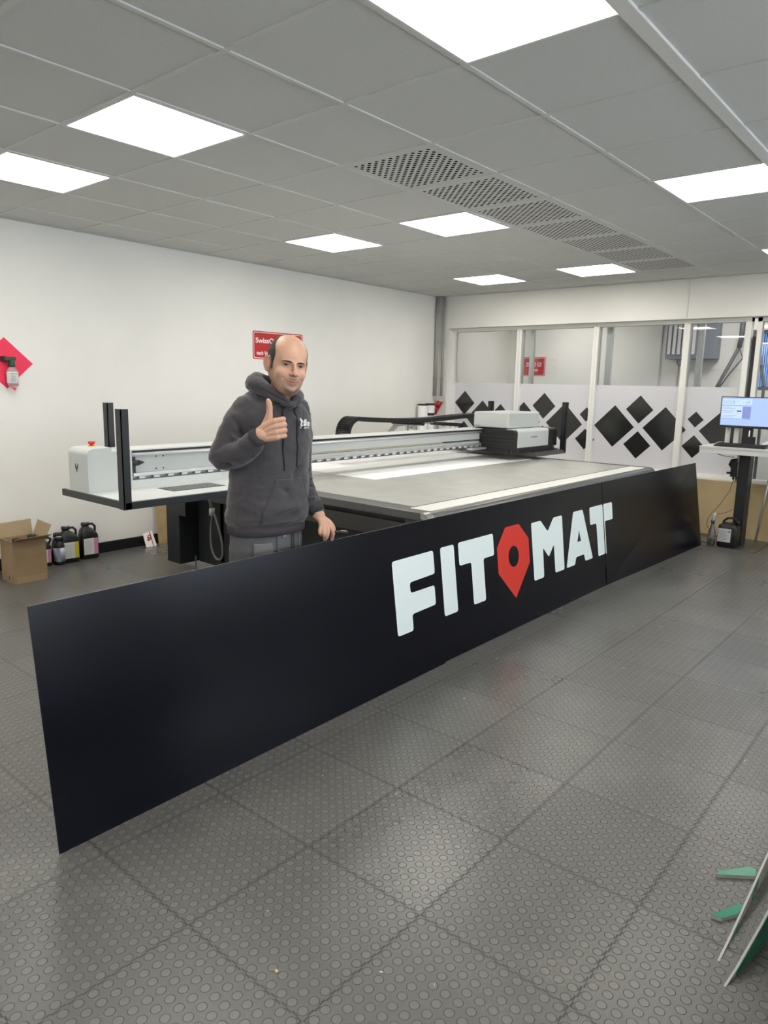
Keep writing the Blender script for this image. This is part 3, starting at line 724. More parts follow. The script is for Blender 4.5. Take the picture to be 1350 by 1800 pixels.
# ---------------------------------------------------------------- carton and ink bottles
ct = empty('cardboard_box', (-5.50, 2.28, 0), 'open brown cardboard box on the floor at the left edge, black caps inside', 'box')
x0, x1, y0, y1, hz, t_ = -5.605, -5.388, 2.155, 2.402, .322, .004
w4 = MB(); w4.box(x0, x1, y0, y0+t_, 0, hz); w4.box(x0, x1, y1-t_, y1, 0, hz); w4.box(x0, x0+t_, y0+t_, y1-t_, 0, hz); w4.box(x1-t_, x1, y0+t_, y1-t_, 0, hz); w4.box(x0+t_, x1-t_, y0+t_, y1-t_, 0, t_)
obj('box_walls', w4, CARD, ct)
def flap(pts, th): return MB().prism([Vector(p) for p in pts], th)
obj('box_flap', flap([(x1, y0+.003, hz), (x1, y1-.003, hz), (x1+.075, y1+.012, hz+.035), (x1+.075, y0-.005, hz+.03)], (0, 0, .004)), CARD, ct)
obj('box_flap', flap([(x0, y0+.003, hz), (x0, y1-.003, hz), (x0-.03, y1+.003, hz+.115), (x0-.03, y0-.015, hz+.105)], (.004, 0, 0)), CARDIN, ct)
obj('box_flap', flap([(x0+.003, y1, hz), (x1-.003, y1, hz), (x1+.004, y1+.045, hz+.095), (x0+.01, y1+.04, hz+.11)], (0, .004, 0)), CARDIN, ct)
obj('box_flap', flap([(x0+.003, y0, hz), (x1-.003, y0, hz), (x1+.01, y0-.085, hz+.045), (x0-.005, y0-.085, hz+.05)], (0, 0, .004)), CARD, ct)
obj('box_tape', MB().box(x1, x1+.0008, y0+.02, y1-.002, .0, .048), mat('tape', (.38, .27, .15, 1), .4), ct)
mk = MB()
for (a, b, c_, d) in ((x1-.035, x1-.010, .025, .028), (x1-.035, x1-.010, .055, .058), (x1-.035, x1-.032, .025, .058), (x1-.013, x1-.010, .025, .058), (x1-.10, x1-.085, .02, .05)): mk.box(a, b, y0-.0006, y0, c_, d)
obj('box_marks', mk, BLACK, ct, label='small black handling symbols')
def jug(name, x, y, rz, hh, wid, dep, stripe, label, cap_white=True, lw=.62):
    root = empty(name, (x, y, 0), label, 'ink bottle', 'black ink bottles along the left wall')
    ca, sa = math.cos(rz), math.sin(rz)
    def W(u, v, z): return (x+u*ca-v*sa, y+u*sa+v*ca, z)      # v: long side, u: out towards the room
    def ring(hu, hv, z, ov=0, n=28):
        o = []
        for k in range(n):
            a = 2*PI*k/n; cx_, sy_ = math.cos(a), math.sin(a); e = .42
            o.append(W(math.copysign(abs(cx_)**e, cx_)*hu, ov+math.copysign(abs(sy_)**e, sy_)*hv, z))
        return o
    def rc(r, z, ov, n=28): return [W(r*math.cos(2*PI*k/n), ov+r*math.sin(2*PI*k/n), z) for k in range(n)]
    hu, hv = dep/2, wid/2; nv = -hv*.28
    b = MB(); b.loft([ring(hu*.9, hv*.93, .0), ring(hu, hv, .012), ring(hu, hv, hh*.60), ring(hu*.97, hv*.96, hh*.66), ring(hu*.75, hv*.74, hh*.78, nv*.5), rc(.030, hh*.86, nv), rc(.027, hh*.90, nv)])
    obj('bottle_body', b, BLACK, root)
    obj('bottle_cap', MB().loft([rc(.032, hh*.90, nv), rc(.034, hh*.905, nv), rc(.034, hh*.965, nv), rc(.031, hh*.972, nv), rc(.031, hh*.985, nv), rc(.026, hh*.99, nv)]), BLACK, root)
    obj('cap_disc', MB().loft([rc(.024, hh*.985, nv), rc(.024, hh*.995, nv)]), mat('cap_grey', (.45, .45, .45, 1), .4), root, label='pale disc on the cap')
    hn = MB(); hn.tube([W(.0, nv+.030, hh*.93), W(.0, nv+.06, hh*.93), W(0, nv+.082, hh*.86), W(0, hv*.80, hh*.72), W(0, hv*.78, hh*.62)], .010, 8)
    obj('bottle_handle', hn, BLACK, root)
    u0 = hu+.0008
    def quad(v0, v1, z0, z1, du=0): return [W(u0+du, v0, z0), W(u0+du, v1, z0), W(u0+du, v1, z1), W(u0+du, v0, z1)]
    thk = Vector((ca, sa, 0))*.0008
    lb = MB().prism([Vector(p) for p in quad(-hv*.80, hv*.80, hh*.13, hh*.57)], thk)
    o = obj('paper_label', lb, LABEL, root)
    obj('label_stripe', MB().prism([Vector(p) for p in quad(hv*.36, hv*.80, hh*.13, hh*.57, .001)], thk), stripe, o)
    pr_ = MB()
    for k in range(8): pr_.prism([Vector(p) for p in quad(-hv*.68, hv*(.15 if k % 3 else -.1), hh*(.18+k*.045), hh*(.185+k*.045), .001)], thk)
    obj('label_print', pr_, INK, o)
    return root
jug('ink_bottle', -5.775, 2.765, -.12, .312, .150, .11, LYEL, 'black ink jug with a white and yellow label, right of the small round bottles')
jug('ink_bottle', -5.795, 2.945, -.10, .318, .150, .11, LPINK, 'black ink jug with a white and pink label, last one towards the printer')
jug('ink_bottle', -5.79, 2.555, -.1, .25, .115, .09, LPINK, 'smaller black ink jug with pink stripe half hidden by the cardboard box')
jug('ink_bottle', -5.74, 2.10, -.1, .30, .15, .11, LYEL, 'black ink jug with a yellow label at the left edge behind the cardboard box')
def round_bottle(x, y, hh, label, lab=True):
    root = empty('ink_bottle', (x, y, 0), label, 'ink bottle', 'black ink bottles along the left wall')
    obj('bottle_body', MB().lathe([(0, 0), (.042, 0), (.046, .006), (.046, hh*.64), (.042, hh*.72), (.028, hh*.82), (.026, hh*.86)], (x, y, 0)), BLACK, root)
    obj('bottle_cap', MB().lathe([(.030, hh*.86), (.032, hh*.865), (.032, hh*.97), (.028, hh*.99), (0, hh)], (x, y, 0)), BLACK, root)
    if lab:
        lb = MB(); rs = []
        obj('paper_label', MB().lathe([(.0462, hh*.12), (.0468, hh*.12), (.0468, hh*.62), (.0462, hh*.62)], (x, y, 0)), mat('silver_label', (.50, .52, .56, 1), .35, metal=.3), root)
        st = MB(); a0 = -.9
        st.loft([[(x+rr*math.cos(a), y+rr*math.sin(a), z) for a in [a0+i*.07 for i in range(10)]] for rr, z in ((.0472, hh*.121), (.0472, hh*.619))], caps=False, closed=False)
        obj('label_stripe', st, LBLUE, root)
        obj('cap_disc', MB().lathe([(0, hh*1.0), (.022, hh*1.0), (.022, hh*1.006), (0, hh*1.006)], (x, y, 0)), mat('cap_grey', (.45, .45, .45, 1), .4), root)
    return root
round_bottle(-5.755, 2.672, .232, 'small round black bottle with a silver and lilac label')
round_bottle(-5.838, 2.700, .250, 'small round black bottle hidden behind the one with the lilac label', False)
for k, (x, y, hz_) in enumerate(((-5.47, 2.335, .345), (-5.50, 2.235, .325))):
    round_bottle(x, y, hz_, ('black capped bottle standing highest inside the cardboard box', 'black capped bottle inside the cardboard box, barely above its rim')[k], False)['group'] = 'bottles inside the cardboard box'

# ---------------------------------------------------------------- standing desk with screen at the right edge
dk_ = empty('standing_desk', (-1.77, 7.72, 0), 'white-topped height-adjustable desk on one dark column at the right edge', 'desk')
DZ = 1.0
top = MB(); top.box(-2.155, -.95, 7.40, 8.03, DZ-.066, DZ-.006)
obj('desk_top', top, ALU, dk_, bevel=.002); obj('top_surface', B(-2.157, -.948, 7.398, 8.03, DZ-.006, DZ), WHITEP, dk_)
obj('top_groove', B(-2.156, -.949, 7.3985, 7.41, DZ-.022, DZ-.020), INK, dk_)
col = MB(); col.box(-1.845, -1.745, 7.66, 7.82, .008, DZ-.066); obj('desk_column', col, BLACKM, dk_, bevel=.006)
obj('column_inner', B(-1.835, -1.755, 7.65, 7.66, .05, .55), BLACKM, dk_)
fp = MB(); fp.prism([(-2.046, 7.417, 0), (-1.563, 7.443, 0), (-1.566, 7.97, 0), (-2.045, 7.97, 0)], (0, 0, .008)); obj('foot_plate', fp, mat('steel_plate', (.16, .155, .15, 1), .35, metal=.5), dk_)
hs_ = MB(); hs_.tube([(-1.85, 7.63, .87), (-1.90, 7.62, .86), (-1.915, 7.62, .82), (-1.89, 7.62, .79), (-1.86, 7.62, .77)], .016, 8)
hs_.box(-1.90, -1.85, 7.60, 7.65, .70, .85); hs_.box(-1.935, -1.87, 7.60, 7.64, .725, .745); hs_.tube([(-1.87, 7.62, .72), (-1.87, 7.62, .67)], .012, 8)
obj('cable_holder', hs_, BLACK, dk_, bevel=.004)
cbt = MB(); cbt.tube([(-1.868, 7.62, .67), (-1.885, 7.60, .56), (-1.95, 7.56, .42), (-2.01, 7.54, .33), (-2.045, 7.53, .27), (-2.05, 7.53, .20), (-2.03, 7.53, .165)], .0025, 6)
cbt.tube([(-1.85, 7.64, .37), (-1.90, 7.60, .335), (-1.97, 7.56, .315)], .0022, 6)
cbt.tube([(-1.86, 7.55, .90), (-1.92, 7.5, .905), (-1.98, 7.46, .92), (-2.01, 7.45, .935)], .003, 6)
obj('desk_cable', cbt, BLACK, dk_)
mn = empty('monitor', (-1.82, 7.78, DZ), 'flat black-framed monitor with a pale blue screen on the standing desk', 'monitor')
my = 7.70
MX0, MX1, MZ0, MZ1 = -2.078, -1.535, 1.178, 1.484
obj('monitor_body', B(MX0, MX1, my, my+.035, MZ0, MZ1), BLACK, mn, bevel=.003)
scr = bpy.data.materials.new('lit_screen'); scr.use_nodes = True; b_ = scr.node_tree.nodes['Principled BSDF']; b_.inputs['Base Color'].default_value = (.02, .02, .02, 1); b_.inputs['Roughness'].default_value = .3
def emat(name, c, s):
    m_ = bpy.data.materials.new(name); m_.use_nodes = True; b2 = m_.node_tree.nodes['Principled BSDF']
    b2.inputs['Base Color'].default_value = (.02, .02, .02, 1); setin(b2, 'Emission Color', c); setin(b2, 'Emission Strength', s); return m_
obj('screen', B(MX0+.009, MX1-.009, my-.001, my, MZ0+.024, MZ1-.008), emat('screen_blue', rgb(178, 205, 252), .92), mn, label='glowing pale blue screen')
def scr_quad(a, b, c, d, mt, nm, dy=.0014): obj(nm, B(MX0+a, MX0+b, my-dy, my-dy+.0003, MZ0+c, MZ0+d), mt, mn)
ea, eb, ec, ed = emat('screen_pale', rgb(205, 226, 255), .95), emat('screen_violet', rgb(140, 150, 215), .9), emat('screen_dark', rgb(25, 30, 40), 1), emat('screen_mint', rgb(165, 205, 225), .95)
scr_quad(.011, .285, .225, .282, ea, 'screen_toolbar')
scr_quad(.014, .205, .095, .212, ea, 'screen_window'); scr_quad(.205, .282, .095, .212, eb, 'screen_panel'); scr_quad(.155, .195, .160, .172, ec, 'screen_button', .0018)
lines = MB()
for k in range(10):
    for r_ in range(2): lines.box(MX0+.016+k*.011, MX0+.024+k*.011, my-.0019, my-.0016, MZ0+.237+r_*.018, MZ0+.249+r_*.018)
obj('screen_icons', lines, ed, mn)
lines = MB()
for (a, b, c_) in ((.02, .10, .20), (.02, .14, .186), (.02, .13, .165), (.02, .12, .15), (.02, .15, .118), (.02, .13, .105), (.15, .18, .142), (.15, .17, .262), (.24, .26, .255), (.20, .21, .25)): lines.box(MX0+a, MX0+b, my-.0019, my-.0016, MZ0+c_, MZ0+c_+.003)
lines.box(MX0+.012, MX0+.285, my-.0019, my-.0016, MZ0+.2195, MZ0+.2225); lines.box(MX0+.012, MX0+.282, my-.0019, my-.0016, MZ0+.088, MZ0+.0905)
lines.box(MX0+.120, MX0+.125, my-.0019, my-.0016, MZ0+.235, MZ0+.27); lines.box(MX0+.255, MX0+.259, my-.0019, my-.0016, MZ0+.235, MZ0+.27); lines.box(MX0+.228, MX0+.232, my-.0019, my-.0016, MZ0+.235, MZ0+.262)
obj('screen_lines', lines, emat('screen_grey', rgb(130, 150, 200), .8), mn)
ms = MB(); ms.box(-1.86, -1.77, my+.04, my+.08, DZ, 1.30); ms.box(-1.90, -1.70, my-.0, my+.16, DZ, DZ+.012); obj('monitor_stand', ms, BLACK, mn, bevel=.003)
kb = empty('keyboard', (-1.86, 7.56, DZ), 'black keyboard lying on the front of the standing desk', 'keyboard')
kx0, kx1, ky0, ky1 = -2.045, -1.585, 7.47, 7.62
obj('keyboard_base', MB().prism([(kx0, ky0, DZ), (kx0, ky1, DZ), (kx0, ky1, DZ+.030), (kx0, ky0, DZ+.014)], (kx1-kx0, 0, 0)), BLACK, kb, bevel=.002)
ky_ = MB()
for r_ in range(6):
    for q in range(22):
        xa = kx0+.012+q*.0200; ya = ky0+.010+r_*.0225; za = DZ+.015+(ya-ky0)*.107
        ky_.box(xa, xa+.0165, ya, ya+.0185, za, za+.006)
obj('keyboard_keys', ky_, mat('key_grey', (.03, .03, .034, 1), .45), kb)
sn = empty('scanner_stand', (-1.99, 7.75, DZ), 'white cylinder on a round-edged base standing behind the keyboard, left of the monitor stand', 'stand')
obj('stand_post', MB().cyl((-2.005, 7.78, DZ+.012), (-2.005, 7.78, DZ+.20), .024, 18), WHITEP, sn); obj('stand_base', B(-2.045, -1.945, 7.73, 7.83, DZ, DZ+.014), WHITEP, sn, bevel=.003)
obj('stand_cable', MB().tube([(-2.04, 7.78, DZ+.03), (-2.07, 7.72, DZ+.028), (-2.10, 7.66, DZ+.006), (-2.09, 7.58, DZ+.004)], .0022, 6), WHITEP, sn)
obj('white_box', B(-1.945, -1.895, 7.76, 7.86, DZ, DZ+.175), WHITEP, origin=(-1.92, 7.81, DZ), label='narrow white box standing on the desk under the monitor', cat='box', bevel=.003)
ph = empty('pen_cup', (-1.80, 7.60, DZ), 'black cup with pens in front of the monitor stand', 'cup')
obj('cup_body', B(-1.815, -1.725, 7.665, 7.70, DZ, DZ+.10), BLACK, ph, bevel=.003); obj('pen', MB().cyl((-1.785, 7.682, DZ+.05), (-1.783, 7.682, DZ+.16), .006, 8), WHITEP, ph)
obj('paper_stack', MB().prism([(-1.70, 7.62, DZ), (-1.66, 7.60, DZ), (-1.52, 7.70, DZ+.10), (-1.56, 7.78, DZ+.10)], (0, 0, .012)), SILV2, origin=(-1.6, 7.68, DZ), label='pale sloping tray at the right edge of the desk', cat='tray')
# black jerrycan and spray bottle on the foot plate
jc = empty('jerrycan', (-1.83, 7.52, .008), 'black jerrycan with a white label standing on the desk foot plate', 'jerrycan')
zc0 = .008
bd = MB()
def sq(x0, x1, y0, y1, z, n=28, e=.3):
    cx_, cy_ = (x0+x1)/2, (y0+y1)/2; o = []
    for k in range(n):
        a = 2*PI*k/n; o.append((cx_+math.copysign(abs(math.cos(a))**e, math.cos(a))*(x1-x0)/2, cy_+math.copysign(abs(math.sin(a))**e, math.sin(a))*(y1-y0)/2, z))
    return o
bd.loft([sq(-1.925, -1.752, 7.475, 7.625, zc0), sq(-1.930, -1.747, 7.470, 7.63, zc0+.01), sq(-1.930, -1.747, 7.470, 7.63, .205), sq(-1.925, -1.755, 7.475, 7.625, .225), sq(-1.90, -1.78, 7.50, 7.60, .245)])
obj('can_body', bd, BLACK, jc)
obj('can_handle', MB().tube([(-1.905, 7.55, .215), (-1.895, 7.55, .262), (-1.865, 7.55, .290), (-1.825, 7.55, .296), (-1.79, 7.55, .290), (-1.775, 7.55, .235)], .011, 8), BLACK, jc)
obj('can_cap', MB().cyl((-1.765, 7.55, .24), (-1.765, 7.55, .275), .022, 16), BLACK, jc)
lb = obj('paper_label', B(-1.920, -1.800, 7.4685, 7.4700, .062, .196), LABEL, jc)
pr_ = MB()
for k in range(10): pr_.box(-1.914, -1.835 if k % 3 else -1.86, 7.4675, 7.4685, .075+k*.0115, .078+k*.0115)
pr_.box(-1.825, -1.808, 7.4675, 7.4685, .16, .18)
obj('label_print', pr_, INK, lb)
sbt = empty('spray_bottle', (-1.985, 7.50, .008), 'clear spray bottle with white trigger and milky liquid on the desk foot plate', 'bottle')
c = (-1.985, 7.50, .008)
obj('bottle_body', MB().lathe([(0, 0), (.034, 0), (.037, .005), (.037, .10), (.033, .14), (.020, .185), (.014, .20), (.013, .225)], c), mat('clear_plastic', (.8, .82, .82, 1), .08, trans=.9), sbt)
obj('milky_liquid', MB().lathe([(0, .003), (.034, .003), (.0345, .06), (0, .06)], c), WHITEP, sbt, label='milky white liquid')
obj('blue_collar', MB().lathe([(.016, .222), (.018, .224), (.018, .248), (.014, .25)], c), mat('collar_blue', (.02, .03, .22, 1), .4), sbt)
tg = MB(); tg.tube([(c[0], c[1], .256), (c[0]+.002, c[1], .30), (c[0]+.012, c[1], .325), (c[0]+.022, c[1], .332)], [.014, .015, .014, .010], 10); tg.tube([(c[0]+.004, c[1], .315), (c[0]-.018, c[1]-.01, .29)], .005, 8)
obj('spray_trigger', tg, WHITEP, sbt)
cw = MB(); cw.tube([(-2.06, 7.60, .004), (-2.20, 7.66, .004), (-2.35, 7.60, .004)], .004, 6); cw.tube([(-2.0, 7.95, .02), (-2.15, 7.98, .01), (-2.30, 7.99, .008), (-2.45, 7.92, .005)], .004, 6)
obj('floor_cable', cw, BLACK, origin=(-2.2, 7.6, 0), label='thin dark cables on the floor behind the farthest navy board', cat='cable')
# trestle behind the desk column
ts = empty('folding_trestle', (-1.55, 7.95, 0), 'pale aluminium folding trestle half hidden behind the desk column', 'trestle')
for (xa, xb) in ((-1.62, -1.70), (-1.60, -1.50)): obj('trestle_leg', MB().tube([(xa, 8.06, .90), (xb, 8.06, .0)], .012, 8), ALUM, ts)
obj('trestle_bar', MB().tube([(-1.64, 8.06, .60), (-1.40, 8.06, .60)], .010, 8), ALUM, ts)

# ---------------------------------------------------------------- things of the far room
cab = empty('switch_cabinet', (-3.09, FARY, 1.93), 'grey cabinet with pale vertical fins high on the wall behind the glazing', 'cabinet')
obj('cabinet_body', B(-3.40, -2.775, FARY-.22, FARY-.001, 1.94, 2.45), mat('blue_grey', (.20, .225, .27, 1), .45), cab, bevel=.006)
fn = MB()
for k in range(6): fn.box(-3.37+k*.062, -3.335+k*.062, FARY-.24, FARY-.22, 2.0, 2.37)
obj('cooling_fins', fn, ALU, cab); obj('door_seam', B(-2.965, -2.955, FARY-.224, FARY-.22, 1.95, 2.44), ALU, cab)
obj('grey_box', B(-3.49, -3.41, FARY-.06, FARY-.001, 1.975, 2.15), ALU, origin=(-3.45, FARY, 1.975), label='small pale box on the wall left of the grey cabinet behind the glazing', cat='box', bevel=.003)
cbl = MB(); cbl.tube([(-3.30, FARY-.03, 1.94), (-3.29, FARY-.03, 1.88), (-3.27, FARY-.03, 1.86), (-3.275, FARY-.03, 1.2)], .006, 6); cbl.tube([(-3.22, FARY-.03, 1.94), (-3.24, FARY-.03, 1.88), (-3.27, FARY-.03, 1.86)], .006, 6)
obj('hanging_cable', cbl, INK, origin=(-3.27, FARY, 1.2), label='thin dark cable hanging from the grey cabinet behind the glazing', cat='cable')
dc = MB(); dc.tube([(-2.50, FARY-.15, 2.705), (-2.50, FARY-.15, 2.20), (-2.515, FARY-.15, 2.08)], .030, 12); dc.tube([(-2.515, FARY-.15, 2.08), (-2.73, FARY-.15, 1.59), (-2.95, FARY-.15, 1.1)], .022, 12); dc.tube([(-2.51, FARY-.15, 2.08), (-2.46, FARY-.15, 1.95), (-2.60, FARY-.15, 1.75), (-2.75, FARY-.15, 1.50)], .008, 8)
obj('hose', dc, mat('hose_grey', (.10, .105, .115, 1), .5), origin=(-2.6, FARY-.15, 1.1), label='dark grey hose hanging slantwise behind the glazing', cat='hose')
tp = MB(); tp.tube([(-2.08, 8.70, 2.2), (-2.03, 8.70, 2.05), (-1.93, 8.70, 1.60), (-1.92, 8.70, 1.0), (-1.92, 8.70, 0)], .016, 10)
for z, x in ((2.05, -2.03), (1.82, -1.98), (1.60, -1.93)): tp.tube([(x, 8.70, z-.008), (x, 8.70, z+.008)], .024, 10)
obj('standing_pole', tp, mat('pole_grey', (.22, .24, .23, 1), .4), origin=(-1.92, 8.70, 0), label='grey bent pole with rings behind the glass door', cat='pole')
wt = MB(); wt.box(-3.55, -3.53, FARY-.02, FARY, 0, H); wt.box(-3.4, -2.5, FARY-.006, FARY, 1.81, 1.815); obj('trim_7', wt, WHITEP, kind='structure')

# ---------------------------------------------------------------- green and white offcuts at the lower right, crumbs
GRN = mat('green_film', (.010, .27, .155, 1), .22, noise=.25, nscale=7); PALE = mat('pale_offcut', (.52, .53, .50, 1), .4)
def on_plane(F0, F1, px):
    """point of a vertical plane through floor points F0,F1, given distance along it and height"""
    F0, F1 = Vector(F0), Vector(F1); u = (F1-F0).normalized(); return F0+u*px[0]+Vector((0, 0, px[1]))
s1 = empty('offcut_sheet', (-.37, 2.1, 0), 'long narrow pale offcut standing on edge at the lower right, nearer the green strips', 'offcut', 'pointed offcuts at the lower right')
F0, F1 = (-.376, 1.905, 0), (-.364, 2.43, 0)
q = [on_plane(F0, F1, p) for p in ((0, 0), (.80, 0), (.80, .12), (.52, .078), (.30, .040), (.12, .012))]
obj('offcut_board', MB().prism(q, (.006, 0, 0)), PALE, s1, bevel=0)
obj('green_patch', MB().prism([on_plane(F0, F1, p) for p in ((.10, .001), (.16, .001), (.17, .015), (.12, .0105))], (.0074, 0, 0)), GRN, s1, label='green film patch')
obj('green_patch', MB().prism([on_plane(F0, F1, p) for p in ((.31, .002), (.36, .002), (.37, .047), (.32, .040))], (.0074, 0, 0)), GRN, s1, label='green film patch')
s2 = empty('offcut_sheet', (-.31, 2.0, 0), 'pointed green offcut with a white tip, nearest the camera at the lower right', 'offcut', 'pointed offcuts at the lower right')
F0, F1 = (-.339, 1.826, 0), (-.29, 2.089, 0)
q = [on_plane(F0, F1, p) for p in ((0, 0), (.75, 0), (.75, .40), (.40, .20), (.20, .085), (.06, .020))]
obj('offcut_board', MB().prism(q, (.006, 0, 0)), PALE, s2)
obj('green_face', MB().prism([on_plane(F0, F1, p)+Vector((.0061, -.001, 0)) for p in ((.055, .003), (.75, .012), (.75, .39), (.40, .195), (.20, .082), (.06, .018))], (.0008, -.0002, 0)), GRN, s2, label='shiny green film face')
for (pts, lb) in (([(-.479, 2.259), (-.475, 2.285), (-.405, 2.375), (-.385, 2.37), (-.38, 2.335)], 'green strip on the floor, farther of the two at the lower right'),
                  ([(-.436, 2.060), (-.409, 2.066), (-.378, 2.115), (-.374, 2.16), (-.387, 2.171)], 'green strip on the floor, nearer of the two at the lower right')):
    g_ = empty('green_strip', (pts[0][0], pts[0][1], 0), lb, 'offcut', 'green strips on the floor')
    obj('strip_body', MB().prism([(a, b, 0) for a, b in pts], (0, 0, .010)), PALE, g_); obj('strip_film', MB().prism([(a, b, .010) for a, b in pts], (0, 0, .0008)), GRN, g_)
# unseen table added just right of the frame to shade the floor by the offcuts
wtb = empty('shade_table', (.62, 1.9, 0), 'unseen pale table added to shade the floor at the lower right', 'table')
obj('table_top', B(-.16, 1.25, 1.35, 2.75, .78, .82), PALE, wtb, bevel=.003)
obj('shade_shelf', B(-.165, 1.2, 1.38, 2.72, .22, .25), RIM, wtb)  # shelf added to deepen the shade on the floor
for (x, y) in ((.05, 1.42), (1.15, 1.42), (.05, 2.65), (1.15, 2.65)): obj('leg', B(x, x+.05, y, y+.05, 0, .78), RIM, wtb)
cr = MB(); rnd = random.Random(3)
for k in range(170):
    x = rnd.uniform(-3.2, .1); y = rnd.uniform(.6, 6.0); s_ = rnd.uniform(.0012, .0035); a = rnd.uniform(0, PI)
    if -2.35 < x < -2.05: continue
    dx, dy = math.cos(a)*s_*rnd.uniform(1, 3), math.sin(a)*s_*rnd.uniform(1, 3)
    cr.prism([(x-dx, y-dy, .0005), (x+s_*.4, y-s_*.4, .0005), (x+dx, y+dy, .0005), (x-s_*.4, y+s_*.4, .0005)], (0, 0, s_*.5))
obj('floor_crumbs', cr, PAPER, kind='stuff', label='tiny white crumbs and shavings scattered over the dark rubber floor', cat='crumbs')
obj('yellow_crumb', MB().sphere((-1.244, 1.082, .004), (.006, .005, .004), 8, 6), mat('crumb_yellow', (.65, .50, .22, 1), .7), origin=(-1.244, 1.082, 0), label='small yellowish crumb on the floor near the bottom of the photo', cat='crumb')

# ---------------------------------------------------------------- the person
from mathutils import noise as mnoise
from mathutils.bvhtree import BVHTree
PM = Vector((-2.423, 2.090, 0)); ER = Vector((.65308, .75729, 0)); EF = Vector((.75729, -.65308, 0)); EZ = Vector((0, 0, 1))
def Wd(a, b, z): return PM+ER*a+EF*b+EZ*z
BA = math.radians(38); TF = (math.sin(BA), math.cos(BA)); TS = (math.cos(BA), -math.sin(BA))      # torso: facing and side directions in (a, b)
def spline(P, R, n=5):
    P = [Vector(p) for p in P]; out = []; rr = []
    for i in range(len(P)-1):
        p0, p1, p2, p3 = P[max(i-1, 0)], P[i], P[i+1], P[min(i+2, len(P)-1)]
        for k in range(n):
            t = k/n; out.append(.5*((2*p1)+(p2-p0)*t+(2*p0-5*p1+4*p2-p3)*t*t+(3*p1-p0-3*p2+p3)*t**3)); rr.append(R[i]*(1-t)+R[i+1]*t)
    out.append(P[-1]); rr.append(R[-1]); return out, rr
def limb(mb, P, R, f=None, n=20, k=5):
    """tapered limb with round ends; P in local coordinates mapped by f"""
    f = f or Wd; Q, rr = spline([f(*p) for p in P], R, k)
    d0 = (Q[0]-Q[1]).normalized(); d1 = (Q[-1]-Q[-2]).normalized()
    pre = [(Q[0]+d0*rr[0]*math.sin(t), rr[0]*math.cos(t)) for t in (1.5, 1.15, .8, .4)]
    post = [(Q[-1]+d1*rr[-1]*math.sin(t), rr[-1]*math.cos(t)) for t in (.4, .8, 1.15, 1.5)]
    pts = [p for p, _ in pre]+Q+[p for p, _ in post]; rad = [r for _, r in pre]+rr+[r for _, r in post]
    mb.tube(pts, rad, n)
def blob(mb, c, r, f):
    """ellipsoid in the frame f"""
    n, m_ = 18, 12
    mb.loft([[f(c[0]+r[0]*math.sin(PI*i/m_)*math.cos(2*PI*k/n), c[1]+r[1]*math.sin(PI*i/m_)*math.sin(2*PI*k/n), c[2]-r[2]*math.cos(PI*i/m_)) for k in range(n)] for i in [.05]+list(range(1, m_))+[m_-.05]])
def ring(ca, cb, z, W_, D_, e=.85, n=40, tilt=0):
    o = []
    for k in range(n):
        t = 2*PI*k/n; c_, s_ = math.cos(t), math.sin(t)
        u = math.copysign(abs(c_)**e, c_)*W_; v = math.copysign(abs(s_)**e, s_)*D_
        o.append(Wd(ca+TS[0]*u+TF[0]*v, cb+TS[1]*u+TF[1]*v, z+tilt*v))
    return o
def fuse(mb, voxel, smooth=4, fac=.5):
    bm = bmesh.new(); me = bpy.data.meshes.new('f'); me.from_pydata(mb.v, [], mb.f); bm.from_mesh(me); bmesh.ops.recalc_face_normals(bm, faces=bm.faces); bm.to_mesh(me); bm.free()
    o = bpy.data.objects.new('f', me); COL.objects.link(o)
    r = o.modifiers.new('r', 'REMESH'); r.mode = 'VOXEL'; r.voxel_size = voxel; r.use_smooth_shade = True
    if smooth:
        s = o.modifiers.new('s', 'SMOOTH'); s.factor = fac; s.iterations = smooth
    dg = bpy.context.evaluated_depsgraph_get(); dg.update()
    out = bpy.data.meshes.new_from_object(o.evaluated_get(dg)); bpy.data.objects.remove(o); bpy.data.meshes.remove(me)
    return out
def coords(me):
    a = np.empty(len(me.vertices)*3); me.vertices.foreach_get('co', a); return a.reshape(-1, 3)
def normals(me):
    a = np.empty(len(me.vertices)*3); me.vertices.foreach_get('normal', a); return a.reshape(-1, 3)
def setco(me, co): me.vertices.foreach_set('co', co.ravel()); me.update()
def bvh(me):
    return BVHTree.FromPolygons([v.co.copy() for v in me.vertices], [tuple(p.vertices) for p in me.polygons])

